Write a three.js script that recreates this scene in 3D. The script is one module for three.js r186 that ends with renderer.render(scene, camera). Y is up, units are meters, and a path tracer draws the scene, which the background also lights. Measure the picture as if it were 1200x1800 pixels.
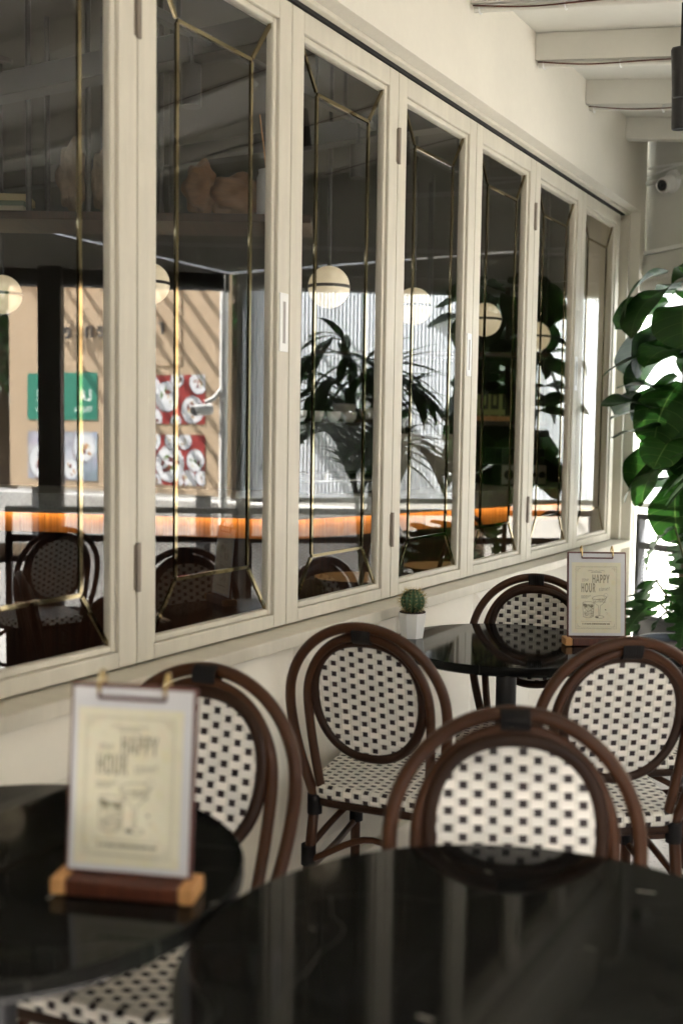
import * as THREE from 'three';
import { RoundedBoxGeometry } from 'three/addons/geometries/RoundedBoxGeometry.js';
import { mergeGeometries, toCreasedNormals } from 'three/addons/utils/BufferGeometryUtils.js';
import { RectAreaLightUniformsLib } from 'three/addons/lights/RectAreaLightUniformsLib.js';
import { FontLoader } from 'three/addons/loaders/FontLoader.js';
import { TextGeometry } from 'three/addons/geometries/TextGeometry.js';

// World: x runs along the cafe wall (away from the camera), z is the distance out from the window glass, y is up.
const scene = new THREE.Scene();
const R = THREE.MathUtils.degToRad;
const camera = new THREE.PerspectiveCamera(50.69, 682 / 1024, 0.05, 400);
camera.position.set(0, 1.34, 1.595);
{
  const yaw = R(30.24), pit = R(4.118);
  camera.lookAt(Math.cos(yaw) * Math.cos(pit), 1.34 - Math.sin(pit), 1.595 - Math.sin(yaw) * Math.cos(pit));
  camera.rotateZ(R(0.83));
}
camera.focus = 3.4;
camera.userData.fStop = 2.3;

const renderer = new THREE.WebGLRenderer({ antialias: true });
renderer.setSize(682, 1024);
renderer.toneMapping = THREE.LinearToneMapping;
renderer.toneMappingExposure = 16.5;
renderer.shadowMap.enabled = true;
RectAreaLightUniformsLib.init();

const SKY = 0.42;
const sunDir = new THREE.Vector3(-0.3 * Math.cos(R(48)), Math.sin(R(48)), 0.954 * Math.cos(R(48))).normalize();
{ // hazy bright tropical sky
  const w = 256, h = 128, d = new Float32Array(w * h * 4), v = new THREE.Vector3();
  for (let j = 0; j < h; j++) for (let i = 0; i < w; i++) {
    const el = ((j + 0.5) / h - 0.5) * Math.PI, az = ((i + 0.5) / w - 0.5) * 2 * Math.PI;
    v.set(Math.cos(el) * Math.cos(az), Math.sin(el), Math.cos(el) * Math.sin(az));
    const t = Math.pow(Math.max(0, Math.sin(el)), 0.6), g = 0.25 * Math.pow(Math.max(0, v.dot(sunDir)), 6), o = (j * w + i) * 4;
    d[o] = SKY * (0.95 - 0.38 * t + g); d[o + 1] = SKY * (0.95 - 0.27 * t + g * 0.96); d[o + 2] = SKY * (0.93 - 0.09 * t + g * 0.88); d[o + 3] = 1;
  }
  const t = new THREE.DataTexture(d, w, h, THREE.RGBAFormat, THREE.FloatType); t.mapping = THREE.EquirectangularReflectionMapping; t.magFilter = t.minFilter = THREE.LinearFilter; t.needsUpdate = true;
  scene.background = t; scene.environment = t;
}
const sun = new THREE.DirectionalLight(new THREE.Color(1, 0.965, 0.91), 5);
sun.position.copy(sunDir).multiplyScalar(30).add(new THREE.Vector3(3, 0, 1)); sun.target.position.set(3, 0, 1);
sun.castShadow = true; sun.shadow.mapSize.set(2048, 2048);
Object.assign(sun.shadow.camera, { left: -12, right: 12, top: 12, bottom: -12, near: 1, far: 70 });
scene.add(sun, sun.target);

// ---------------------------------------------------------------- helpers
let seed = 20240;
function rnd() { seed |= 0; seed = seed + 0x6D2B79F5 | 0; let t = Math.imul(seed ^ seed >>> 15, 1 | seed); t = t + Math.imul(t ^ t >>> 7, 61 | t) ^ t; return ((t ^ t >>> 14) >>> 0) / 4294967296; }
const rr = (a, b) => a + (b - a) * rnd();
const taken = {};
function numbered(n) { const k = taken[n] = (taken[n] ?? -1) + 1; return k ? n + '_' + String(k).padStart(3, '0') : n; }
function thing(name, label, category, pos = [0, 0, 0], turn = 0, group) {
  const o = new THREE.Group(); o.name = numbered(name); o.position.set(...pos); o.rotation.y = turn;
  o.userData = { label, category }; if (group) o.userData.group = group; scene.add(o); return o;
}
function part(name, geo, mat, parent, label) {
  const m = new THREE.Mesh(geo, mat); m.name = name; m.castShadow = m.receiveShadow = true;
  if (label) m.userData.label = label; parent.add(m); return m;
}
function single(name, label, category, geo, mat, pos = [0, 0, 0], turn = 0, group) {
  const m = part(numbered(name), geo, mat, scene); m.position.set(...pos); m.rotation.y = turn;
  m.userData = { label, category }; if (group) m.userData.group = group; return m;
}
function struct(name, geo, mat, pos = [0, 0, 0]) { const m = part(numbered(name), geo, mat, scene); m.position.set(...pos); m.userData.kind = 'structure'; return m; }
function copy(o, label, pos, turn) { const c = o.clone(); c.name = numbered(o.name); c.userData = { ...o.userData, label }; c.position.set(...pos); c.rotation.set(0, turn, 0); scene.add(c); return c; }
function uvm(g, s = 1) { // box-projected uv in metres
  const p = g.attributes.position, n = g.attributes.normal, uv = new Float32Array(p.count * 2);
  for (let i = 0; i < p.count; i++) {
    const ax = Math.abs(n.getX(i)), ay = Math.abs(n.getY(i)), az = Math.abs(n.getZ(i));
    let u, v; if (ay >= ax && ay >= az) { u = p.getX(i); v = p.getZ(i); } else if (ax >= az) { u = p.getZ(i); v = p.getY(i); } else { u = p.getX(i); v = p.getY(i); }
    uv[2 * i] = u * s; uv[2 * i + 1] = v * s;
  }
  g.setAttribute('uv', new THREE.BufferAttribute(uv, 2)); return g;
}
// box from min corner to max corner
const bx = (x0, y0, z0, x1, y1, z1) => uvm(new THREE.BoxGeometry(x1 - x0, y1 - y0, z1 - z0).translate((x0 + x1) / 2, (y0 + y1) / 2, (z0 + z1) / 2));
function rbx(x0, y0, z0, x1, y1, z1, r = 0.003, s = 2) { return uvm(new RoundedBoxGeometry(x1 - x0, y1 - y0, z1 - z0, s, r).translate((x0 + x1) / 2, (y0 + y1) / 2, (z0 + z1) / 2)); }
const cyl = (r0, r1, h, x = 0, y = 0, z = 0, n = 24) => new THREE.CylinderGeometry(r1, r0, h, n).translate(x, y + h / 2, z);
const V = (x, y, z) => new THREE.Vector3(x, y, z);
function tube(pts, r, closed = false, seg = 40, rad = 10) { return new THREE.TubeGeometry(new THREE.CatmullRomCurve3(pts.map(p => V(...p)), closed, 'centripetal'), seg, r, rad, closed); }
function rod(a, b, r, n = 10, r2 = r) {
  const A = V(...a), B = V(...b), d = B.clone().sub(A), g = new THREE.CylinderGeometry(r2, r, d.length(), n);
  g.applyQuaternion(new THREE.Quaternion().setFromUnitVectors(V(0, 1, 0), d.clone().normalize())); const c = A.add(B).multiplyScalar(0.5); return g.translate(c.x, c.y, c.z);
}
const lathe = (pts, n = 28) => new THREE.LatheGeometry(pts.map(p => new THREE.Vector2(...p)), n);
function canvas(w, h, draw, srgb = true, rep) {
  const c = document.createElement('canvas'); c.width = w; c.height = h; draw(c.getContext('2d'), w, h);
  const t = new THREE.CanvasTexture(c); if (srgb) t.colorSpace = THREE.SRGBColorSpace; t.magFilter = THREE.LinearFilter;
  if (rep) { t.wrapS = t.wrapT = THREE.RepeatWrapping; t.repeat.set(...rep); } return t;
}
// tileable value noise as a data texture; fn(n1, n2, n3) -> [r,g,b] 0..1
function noiseTex(size, freqs, fn, srgb, rep) {
  const layers = freqs.map(f => { const g = new Float32Array(f[0] * f[1]); for (let i = 0; i < g.length; i++) g[i] = rnd(); return g; });
  const data = new Uint8Array(size * size * 4), sm = t => t * t * (3 - 2 * t);
  for (let y = 0; y < size; y++) for (let x = 0; x < size; x++) {
    const v = freqs.map((f, k) => {
      const u = x / size * f[0], w = y / size * f[1], i = Math.floor(u), j = Math.floor(w), a = sm(u - i), b = sm(w - j), g = layers[k];
      const q = (p, r) => g[(r % f[1]) * f[0] + p % f[0]];
      return (q(i, j) * (1 - a) + q(i + 1, j) * a) * (1 - b) + (q(i, j + 1) * (1 - a) + q(i + 1, j + 1) * a) * b;
    });
    const c = fn(v, x / size, y / size), o = (y * size + x) * 4;
    for (let k = 0; k < 3; k++) data[o + k] = Math.max(0, Math.min(255, 255 * c[k])); data[o + 3] = 255;
  }
  const t = new THREE.DataTexture(data, size, size); t.wrapS = t.wrapT = THREE.RepeatWrapping; t.magFilter = THREE.LinearFilter; t.minFilter = THREE.LinearMipmapLinearFilter; t.generateMipmaps = true;
  if (srgb) t.colorSpace = THREE.SRGBColorSpace; if (rep) t.repeat.set(...rep); t.needsUpdate = true; return t;
}
const std = o => new THREE.MeshStandardMaterial(o);
const lin = (r, g, b) => new THREE.Color().setRGB(r, g, b);
const g3 = v => [v, v, v];

// ---------------------------------------------------------------- materials
const plasterBump = noiseTex(512, [[40, 40], [120, 120], [7, 7]], v => g3(0.5 * v[0] + 0.3 * v[1] + 0.2 * v[2]), false, [1.2, 1.2]);
const plasterCol = noiseTex(512, [[5, 5], [19, 19], [90, 90]], v => { const k = 0.90 + 0.05 * v[0] + 0.03 * v[1] + 0.02 * v[2]; return [k, k * 0.985, k * 0.95]; }, false, [0.7, 0.7]);
const paintBump = noiseTex(512, [[60, 6], [180, 14], [12, 12]], v => g3(0.5 * v[0] + 0.3 * v[1] + 0.2 * v[2]), false, [3, 1.5]);
const paintCol = noiseTex(512, [[30, 4], [9, 9], [120, 60]], v => { const k = 0.84 + 0.08 * v[0] + 0.05 * v[1] + 0.03 * v[2]; return [k, k * 0.985, k * 0.95]; }, false, [2.3, 1.1]);
const M = {};
M.plaster = std({ color: lin(0.74, 0.71, 0.635), map: plasterCol, bumpMap: plasterBump, bumpScale: 0.0012, roughness: 0.75 });
M.paint = std({ color: lin(0.66, 0.625, 0.54), map: paintCol, bumpMap: paintBump, bumpScale: 0.0005, roughness: 0.42 });
M.ceiling = std({ color: lin(0.70, 0.695, 0.65), map: plasterCol, roughness: 0.7 });
M.whitePlastic = std({ color: lin(0.8, 0.8, 0.78), roughness: 0.35 });
M.recess = std({ color: lin(0.35, 0.33, 0.31), roughness: 0.5 });
M.brass = std({ color: lin(0.62, 0.47, 0.23), metalness: 1, roughness: 0.2 });
M.came = std({ color: lin(0.30, 0.25, 0.15), metalness: 1, roughness: 0.05 });
M.hinge = std({ color: lin(0.28, 0.24, 0.2), metalness: 0.8, roughness: 0.5 });
M.glass = new THREE.MeshPhysicalMaterial({ color: 0xffffff, transmission: 1, thickness: 0, roughness: 0.0, ior: 1.75 });
M.track = std({ color: lin(0.03, 0.028, 0.025), roughness: 0.7 });
M.black = std({ color: lin(0.012, 0.012, 0.012), roughness: 0.45 });
M.blackMetal = std({ color: lin(0.02, 0.02, 0.022), roughness: 0.4, metalness: 0.3 });
M.railMetal = std({ color: lin(0.03, 0.032, 0.034), roughness: 0.45 });
M.white = std({ color: lin(0.78, 0.78, 0.76), roughness: 0.5 });
M.cord = std({ color: lin(0.55, 0.54, 0.5), roughness: 0.6 });
M.greyPanel = std({ color: lin(0.62, 0.63, 0.6), map: plasterCol, roughness: 0.7 });
M.chrome = std({ color: lin(0.7, 0.7, 0.7), metalness: 1, roughness: 0.25 });
// chair
const caneGrain = noiseTex(512, [[6, 60], [20, 160], [3, 8]], v => { const k = 0.55 + 0.45 * (0.4 * v[0] + 0.3 * v[1] + 0.3 * v[2]); return [k, k * 0.95, k * 0.9]; }, false, [3, 4]);
M.cane = new THREE.MeshPhysicalMaterial({ color: lin(0.066, 0.025, 0.010), map: caneGrain, roughness: 0.36, specularIntensity: 0.5, bumpMap: caneGrain, bumpScale: 0.0006 });
M.caneDark = new THREE.MeshPhysicalMaterial({ color: lin(0.03, 0.013, 0.007), map: caneGrain, roughness: 0.42, specularIntensity: 0.4 });
M.binding = new THREE.MeshPhysicalMaterial({ color: lin(0.008, 0.007, 0.007), roughness: 0.6, specularIntensity: 0.4 });
const CW = 64, RH = 1024 / 14;
function weave(bump) {
  return canvas(1024, 1024, (g, w, h) => {
    g.fillStyle = bump ? '#555' : '#b9b2a4'; g.fillRect(0, 0, w, h);
    for (let c = 0; c < 16; c++) for (let r = -1; r < 15; r++) {
      const x = c * CW, y = (r + (c % 2) * 0.5) * RH;
      const t = rnd();
      // upright strand passing between the two dark squares of this column
      if (bump) { const q = g.createLinearGradient(0, y + 30, 0, y + RH); q.addColorStop(0, '#888'); q.addColorStop(0.5, '#fff'); q.addColorStop(1, '#888'); g.fillStyle = q; }
      else { const k = 214 + t * 26; g.fillStyle = `rgb(${k},${k - 2 - t * 4},${k - 9 - t * 6})`; }
      g.fillRect(x + 1, y + 29, CW - 2, RH - 30);
      // side strands flanking the square
      if (bump) g.fillStyle = '#b4b4b4'; else { const k = 204 + rnd() * 26; g.fillStyle = `rgb(${k},${k - 3},${k - 11})`; }
      g.fillRect(x + 1, y + 1, 18, 27); g.fillRect(x + 46, y + 1, 17, 27);
      g.fillStyle = bump ? '#101010' : `rgb(${24 + t * 14},${14 + t * 6},${16 + t * 6})`;
      g.fillRect(x + 15.5, y - 1, 34, 33);
    }
  }, !bump, [1 / 0.385, 1 / 0.385]);
}
M.weave = std({ map: weave(false), bumpMap: weave(true), bumpScale: 0.004, roughness: 0.5 });
// stone table tops
M.stone = new THREE.MeshPhysicalMaterial({ specularIntensity: 0.24,
  map: canvas(1024, 1024, (g, w, h) => {
    g.fillStyle = '#151514'; g.fillRect(0, 0, w, h);
    for (let i = 0; i < 500; i++) { g.fillStyle = `rgba(${70 + rnd() * 60},${70 + rnd() * 50},${62 + rnd() * 50},${0.01 + rnd() * 0.02})`; g.beginPath(); g.arc(rnd() * w, rnd() * h, 3 + rnd() * 40, 0, 7); g.fill(); }
    for (let k = 0; k < 26; k++) {
      let x = rnd() * w, y = rnd() * h, a = rnd() * 6.28; const al = 0.08 + rnd() * 0.22; g.lineWidth = 0.6 + rnd() * 2.2; g.strokeStyle = `rgba(190,185,170,${al})`;
      g.beginPath(); g.moveTo(x, y); for (let i = 0; i < 40; i++) { a += rr(-0.4, 0.4); x += Math.cos(a) * 14; y += Math.sin(a) * 14; g.lineTo(x, y); } g.stroke();
    }
    for (let k = 0; k < 16; k++) { g.strokeStyle = `rgba(215,210,195,${0.3 + rnd() * 0.4})`; g.lineWidth = 2 + rnd() * 5; const x = rnd() * w, y = rnd() * h, a = 0.5 + rnd() * 1.2; g.beginPath(); g.moveTo(x, y); g.lineTo(x + Math.cos(a) * (8 + rnd() * 26), y + Math.sin(a) * (8 + rnd() * 26)); g.stroke(); }
  }), roughness: 0.07,
  roughnessMap: noiseTex(256, [[9, 9], [40, 40], [90, 90]], v => { const k = 0.75 + 0.25 * v[0] * v[1] + 0.2 * v[2]; return [k, k, k]; }, false),
});
const woodTex = (a, b) => noiseTex(512, [[80, 3], [24, 4], [5, 9]], v => { const k = 0.5 * v[0] + 0.3 * v[1] + 0.2 * v[2]; return [0, 1, 2].map(i => a[i] + (b[i] - a[i]) * k); }, true, [2, 1]);
M.barWood = std({ map: woodTex([0.46, 0.29, 0.14], [0.74, 0.52, 0.3]), roughness: 0.5 });
M.darkWood = std({ map: woodTex([0.13, 0.07, 0.05], [0.28, 0.16, 0.1]), roughness: 0.5 });
M.lightWood = std({ map: woodTex([0.66, 0.45, 0.26], [0.82, 0.62, 0.4]), roughness: 0.5 });
M.brownWood = std({ map: woodTex([0.22, 0.1, 0.06], [0.4, 0.2, 0.12]), roughness: 0.45 });
M.concrete = std({ map: noiseTex(512, [[6, 6], [30, 30], [140, 140]], v => { const k = 0.56 + 0.12 * v[0] + 0.08 * v[1] + 0.08 * v[2]; return [k, k * 0.99, k * 0.97]; }, true, [0.5, 0.5]), roughness: 0.85 });
M.slab = std({ map: noiseTex(512, [[5, 5], [22, 22], [100, 100]], v => { const k = 0.5 + 0.14 * v[0] + 0.08 * v[1] + 0.06 * v[2]; return [k * 0.98, k, k * 0.97]; }, true, [1.2, 1.2]), roughness: 0.3 });
const tileTex = noiseTex(512, [[4, 7], [18, 18], [130, 130]], v => { const k = 0.8 + 0.1 * v[0] + 0.05 * v[1] - (v[2] > 0.88 ? 0.18 : 0); return [k, k * 0.975, k * 0.96]; }, true);
M.tiles = [0.92, 0.97, 1].map(k => std({ map: tileTex, color: lin(k, k, k), roughness: 0.32 }));
M.grout = std({ color: lin(0.12, 0.115, 0.11), roughness: 0.9 });
M.screen = new THREE.MeshPhysicalMaterial({ color: lin(0.88, 0.92, 0.97), transmission: 0.8, thickness: 0, roughness: 0.95 });
M.street = std({ map: noiseTex(512, [[5, 5], [40, 40], [160, 160]], v => { const k = 0.55 + 0.09 * v[0] + 0.05 * v[1] + 0.1 * v[2]; return [k, k * 0.985, k * 0.96]; }, true, [0.25, 0.25]), roughness: 0.9 });
// leaves
function leafTex(base, vein, n) {
  return canvas(256, 512, (g, w, h) => {
    g.fillStyle = base; g.fillRect(0, 0, w, h);
    for (let i = 0; i < 260; i++) { g.fillStyle = `rgba(${20 + rnd() * 60},${60 + rnd() * 70},${10 + rnd() * 30},0.10)`; g.beginPath(); g.arc(rnd() * w, rnd() * h, 4 + rnd() * 22, 0, 7); g.fill(); }
    g.strokeStyle = vein; g.lineWidth = 7; g.beginPath(); g.moveTo(w / 2, 0); g.lineTo(w / 2, h); g.stroke(); g.lineWidth = 2.5;
    for (let i = 0; i < n; i++) { const y = h - (i + 0.3) / n * h; for (const s of [-1, 1]) { g.beginPath(); g.moveTo(w / 2, y); g.quadraticCurveTo(w / 2 + s * w * 0.3, y - 20, w / 2 + s * w * 0.5, y - 70); g.stroke(); } }
  });
}
const leafM = (tex, k = 1) => new THREE.MeshPhysicalMaterial({ map: tex, color: lin(k, k, k), transmission: 0.2, thickness: 0, roughness: 0.55, specularIntensity: 0.5, side: THREE.DoubleSide });
const ficTex = leafTex('#2f5a22', '#6a8a48', 7), monTex = leafTex('#274f20', '#4d763c', 9), palmTex = leafTex('#2c5221', '#456c30', 2);
M.fic = [0.5, 0.75, 1.1].map(k => leafM(ficTex, k)); M.mon = [0.7, 0.95].map(k => leafM(monTex, k)); M.palm = leafM(palmTex, 0.8);
M.stem = std({ color: lin(0.09, 0.1, 0.04), roughness: 0.7 });
M.bark = std({ color: lin(0.12, 0.085, 0.055), roughness: 0.9, bumpMap: paintBump, bumpScale: 0.004 });
M.soil = std({ color: lin(0.03, 0.02, 0.014), roughness: 1 });

// ---------------------------------------------------------------- cafe wall with the window opening
const A0 = 1.815, LW = 0.6, SILL = 0.825, HEAD = 2.448, WF = 0.10;
const openL = A0 - 4 * LW - 0.07, openR = 5.485, wallEnd = 5.575;
{
  const w = thing('cafe_wall', 'cream plaster cafe wall above and below the row of folding windows', 'wall');
  part('plaster_face', bx(openL, 2.47, -0.16, openR, 3.15, WF), M.plaster, w);
  part('wall_pier', bx(openR, 0, -0.16, wallEnd, 3.15, WF), M.plaster, w);
  part('wall_pier', bx(-3.2, 0, -0.16, openL, 3.15, WF), M.plaster, w);
  part('wall_base', bx(openL, 0, -0.16, openR, 0.785, 0.055), M.plaster, w);
  part('sill', rbx(openL + 0.001, 0.788, -0.06, openR - 0.001, 0.8215, WF + 0.004, 0.004), M.paint, w);
  part('window_head', rbx(openL + 0.001, 2.4565, 0.028, openR - 0.001, 2.4695, 0.052, 0.004), M.paint, w);
  part('folding_track', bx(openL + 0.001, 2.4535, -0.05, openR - 0.001, 2.4695, 0.02), M.track, w);
  part('window_jamb', rbx(5.421, SILL, -0.05, openR - 0.001, 2.453, 0.004, 0.003), M.paint, w);
  part('window_jamb', rbx(5.458, SILL, 0.005, openR - 0.001, 2.453, 0.052, 0.004), M.paint, w);
  part('window_jamb', rbx(openL + 0.001, SILL, -0.05, openL + 0.06, 2.453, 0.03, 0.003), M.paint, w);
  // raised panels below the sill
  const pyr = (() => {
    const W = 0.598, H = 0.68, b = 0.12, d = 0.042, P = [[0, 0, 0], [W, 0, 0], [W, H, 0], [0, H, 0], [b, b, d], [W - b, b, d], [W - b, H - b, d], [b, H - b, d]];
    const F = [[0, 1, 5, 4], [1, 2, 6, 5], [2, 3, 7, 6], [3, 0, 4, 7], [4, 5, 6, 7]], pos = [];
    for (const f of F) for (const i of [0, 1, 2, 0, 2, 3]) pos.push(...P[f[i]]);
    const g = new THREE.BufferGeometry(); g.setAttribute('position', new THREE.Float32BufferAttribute(pos, 3)); g.computeVertexNormals(); return uvm(g);
  })();
  for (let k = -4; k < 6; k++) { const m = part('panel', pyr, M.plaster, w); m.position.set(A0 + k * LW - 0.02, 0.104, 0.056); }
  part('skirting', rbx(openL + 0.001, 0.001, 0.056, openR - 0.001, 0.1, 0.085, 0.004), M.plaster, w);
}
// folding leaves
const glassShape = pts => { const s = new THREE.Shape(pts.map(p => new THREE.Vector2(...p))); return new THREE.ShapeGeometry(s); };
const leafGeo = {};
{
  const L = 0.0015, Rr = LW - 0.0015, sw = 0.058, y0 = SILL + 0.002, y1 = HEAD, zb = -0.022, zf = 0.02, gl = 0.068, gr = 0.532, gb = 0.872, gt = 2.382, il = 0.155, ir = 0.445, ib = 0.997, it = 2.263;
  leafGeo.stileL = rbx(L, y0, zb, sw, y1, zf); leafGeo.stileR = rbx(LW - sw, y0, zb, Rr, y1, zf);
  leafGeo.railB = rbx(sw + 0.0005, y0, zb, LW - sw - 0.0005, gb - 0.01, zf - 0.0005); leafGeo.railT = rbx(sw + 0.0005, gt + 0.01, zb, LW - sw - 0.0005, y1, zf - 0.0005);
  const bd = (x0, ya, x1, yb) => rbx(x0, ya, -0.012, x1, yb, 0.011, 0.004);
  leafGeo.beads = [bd(sw, gb - 0.01, gl + 0.006, gt + 0.01), bd(gr - 0.006, gb - 0.01, LW - sw, gt + 0.01), bd(gl + 0.0065, gb - 0.0095, gr - 0.0065, gb + 0.006), bd(gl + 0.0065, gt - 0.006, gr - 0.0065, gt + 0.0095)];
  const a = [gl, gb], b = [gr, gb], c = [gr, gt], d = [gl, gt], e = [il, ib], f = [ir, ib], g = [ir, it], h = [il, it];
  leafGeo.panes = [[e, f, g, h], [a, b, f, e], [b, c, g, f], [c, d, h, g], [d, a, e, h]].map(glassShape);
  const bar = (p, q, w = 0.0044) => { const dx = q[0] - p[0], dy = q[1] - p[1], l = Math.hypot(dx, dy); return new THREE.BoxGeometry(l, w * 2, 0.007).rotateZ(Math.atan2(dy, dx)).translate((p[0] + q[0]) / 2, (p[1] + q[1]) / 2, 0); };
  const ins = (p, q, k) => [p[0] + (q[0] - p[0]) * k, p[1] + (q[1] - p[1]) * k];
  leafGeo.cames = [[e, f], [g, h], [[ir, ib + 0.0049], [ir, it - 0.0049]], [[il, ib + 0.0049], [il, it - 0.0049]], [a, ins(e, a, 0.04)], [b, ins(f, b, 0.04)], [c, ins(g, c, 0.04)], [d, ins(h, d, 0.04)]].map(([p, q]) => bar(p, q));
  leafGeo.hinge = [mergeGeometries([cyl(0.0065, 0.0065, 0.108, 0, 0, 0.024, 12), new THREE.BoxGeometry(0.022, 0.1, 0.003).translate(0, 0.054, 0.0215)])];
  leafGeo.plate = rbx(0.552, 1.553, 0.0185, 0.592, 1.705, 0.0225, 0.0015); leafGeo.slot = rbx(0.566, 1.575, 0.0215, 0.578, 1.683, 0.0232, 0.0008);
}
const ord = ['last', 'second', 'third', 'fourth', 'fifth', 'sixth', 'seventh', 'eighth', 'ninth', 'tenth'];
for (let k = -4; k < 6; k++) {
  const q = 5 - k;
  const lbl = q === 0 ? 'folding window leaf against the far wall end, nearest the big-leaved plant' : `cream glazed folding window leaf, ${ord[q]} counting from the far wall end`;
  const o = thing('folding_window', lbl, 'window', [A0 + k * LW, 0, 0], 0, 'folding windows in the cafe wall');
  part('stile', leafGeo.stileL, M.paint, o); part('stile', leafGeo.stileR, M.paint, o); part('rail', leafGeo.railB, M.paint, o); part('rail', leafGeo.railT, M.paint, o);
  for (const b of leafGeo.beads) part('glazing_bead', b, M.paint, o);
  for (const g of leafGeo.panes) part('pane', g, M.glass, o);
  for (const g of leafGeo.cames) part('brass_came', g, M.came, o);
  if ((k + 10) % 2 === 0) for (const y of [0.988, 2.172]) { const h = part('hinge', leafGeo.hinge[0], M.hinge, o); h.position.set(0, y, -0.001); }
  else { }
  if ((k + 10) % 2 === 0) { const p = part('flush_pull', leafGeo.plate, M.whitePlastic, o); part('slot', leafGeo.slot, M.recess, p); }
}

// ---------------------------------------------------------------- terrace: floor, roof, slanted outer side
const E = V(5.6, 0, 0.1), D = V(-0.5708, 0, 0.8211), O = V(0.8211, 0, 0.5708), BT = Math.atan2(-0.8211, -0.5708); // D runs along the outer side, O points to the street
const bpt = (b, y, o = 0) => [E.x + D.x * b + O.x * o, y, E.z + D.z * b + O.z * o];
const roofY = s => 2.852 - 0.13 * (s - 0.1), SMAX = 3.6, bMax = (SMAX - 0.1) / D.z;
const sEnd = t => Math.min(SMAX, 0.1 + (5.6 - t) / 0.6952);
function prism(poly, lo, hi) { // horizontal polygon [x,z] with height functions
  const pos = [], tri = THREE.ShapeUtils.triangulateShape(poly.map(p => new THREE.Vector2(...p)), []);
  const put = (p, f) => pos.push(p[0], f(p), p[1]);
  for (const [a, b, c] of tri) { put(poly[a], hi); put(poly[c], hi); put(poly[b], hi); put(poly[a], lo); put(poly[b], lo); put(poly[c], lo); }
  for (let i = 0; i < poly.length; i++) { const p = poly[i], q = poly[(i + 1) % poly.length]; put(p, lo); put(p, hi); put(q, hi); put(p, lo); put(q, hi); put(q, lo); }
  const g = new THREE.BufferGeometry(); g.setAttribute('position', new THREE.Float32BufferAttribute(pos, 3)); g.computeVertexNormals(); return uvm(g);
}
struct('street', uvm(new THREE.PlaneGeometry(300, 300).rotateX(-Math.PI / 2)), M.street, [0, -0.16, 0]);
{
  const poly = [[-3.2, 0.1], [5.6, 0.1], [5.6 - 0.6952 * (SMAX - 0.1), SMAX], [-3.2, SMAX]].map(p => p);
  const fl = struct('terrace_floor', prism(poly, () => -0.15, () => -0.012), M.grout);
  const tg = rbx(0.002, 0, 0.002, 0.448, 0.011, 0.448, 0.002, 1); let i = 0;
  for (let x = -3.15; x < 5.4; x += 0.45) for (let z = 0.1; z < 3.5; z += 0.45) if (z + 0.45 < sEnd(x + 0.45) + 0.01) { const m = part('tile', tg, M.tiles[Math.floor(rnd() * 3)], fl); m.position.set(x, -0.0115, z); }
  const rp = [[-3.3, WF], [5.62, WF], [5.62 - 0.6952 * (SMAX - 0.1), SMAX + 0.02], [-3.3, SMAX + 0.02]];
  const roof = struct('terrace_ceiling', prism(rp, p => roofY(p[1]), p => roofY(p[1]) + 0.08), M.ceiling);
  for (let k = -11; k < 3; k++) {
    const t = 3.958 + 0.608 * k, z1 = sEnd(t) - 0.03, z0 = WF + 0.001, w = 0.055;
    const P = [[0, z0], [w, z0], [w, z1], [0, z1]];
    const m = part('rafter', prism(P, p => roofY(p[1]) - 0.1, p => roofY(p[1]) - 0.0015), M.ceiling, roof); m.position.x = t;
  }
  for (const [t, s1] of [[3.958, 2.2], [4.578, 1.5], [3.35, 2.6]]) {
    const y = s => roofY(s) - 0.115, x = t + 0.018;
    const c = thing('conduit', `thin cream conduit clipped under the ${t < 3.5 ? 'rafter nearest the camera' : t < 4.2 ? 'rafter beside the black spotlight' : 'middle rafter'}`, 'conduit', [0, 0, 0], 0, 'conduits under the rafters');
    part('pipe', rod([x, y(0.11), 0.11], [x, y(s1), s1], t > 4.2 ? 0.006 : 0.011), M.ceiling, c);
    part('cable', tube([[x - 0.016, y(0.11) + 0.008, 0.11], [x - 0.016, y(0.3) - 0.004, 0.3], [x - 0.016, y(0.6) + 0.006, 0.6], [x - 0.016, y(1.2) + 0.002, 1.2]], 0.0025), M.brownWood, c);
    for (const s of [0.13, 0.42, 0.9, 1.4]) part('clip', new THREE.TorusGeometry(0.014, 0.0028, 6, 14).translate(x, y(s), s), M.white, c);
  }
}
single('street_wall', 'plain pale wall closing the street side of the terrace', 'wall', bx(0.6, -0.15, SMAX + 0.021, 3.1, 2.4, SMAX + 0.15), M.plaster);
{ const w = thing('street_parapet', 'pale wall with a wide high opening on the street side behind the camera', 'wall'); part('parapet', bx(-3.2, -0.15, SMAX + 0.021, 0.599, 1.4, SMAX + 0.15), M.plaster, w); part('pier', bx(-3.2, 1.4005, SMAX + 0.021, -1.3, 2.4, SMAX + 0.15), M.plaster, w); }
single('back_wall', 'plain pale wall closing the terrace behind the camera', 'wall', bx(-3.35, -0.15, -0.16, -3.201, 3.2, SMAX + 0.15), M.plaster);
// outer side: posts, rails, mesh, screens, beam
function alongB(name, label, cat, group) { return thing(name, label, cat, [E.x, 0, E.z], Math.atan2(-D.z, D.x), group); } // local x along D; local z = street side?
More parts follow.
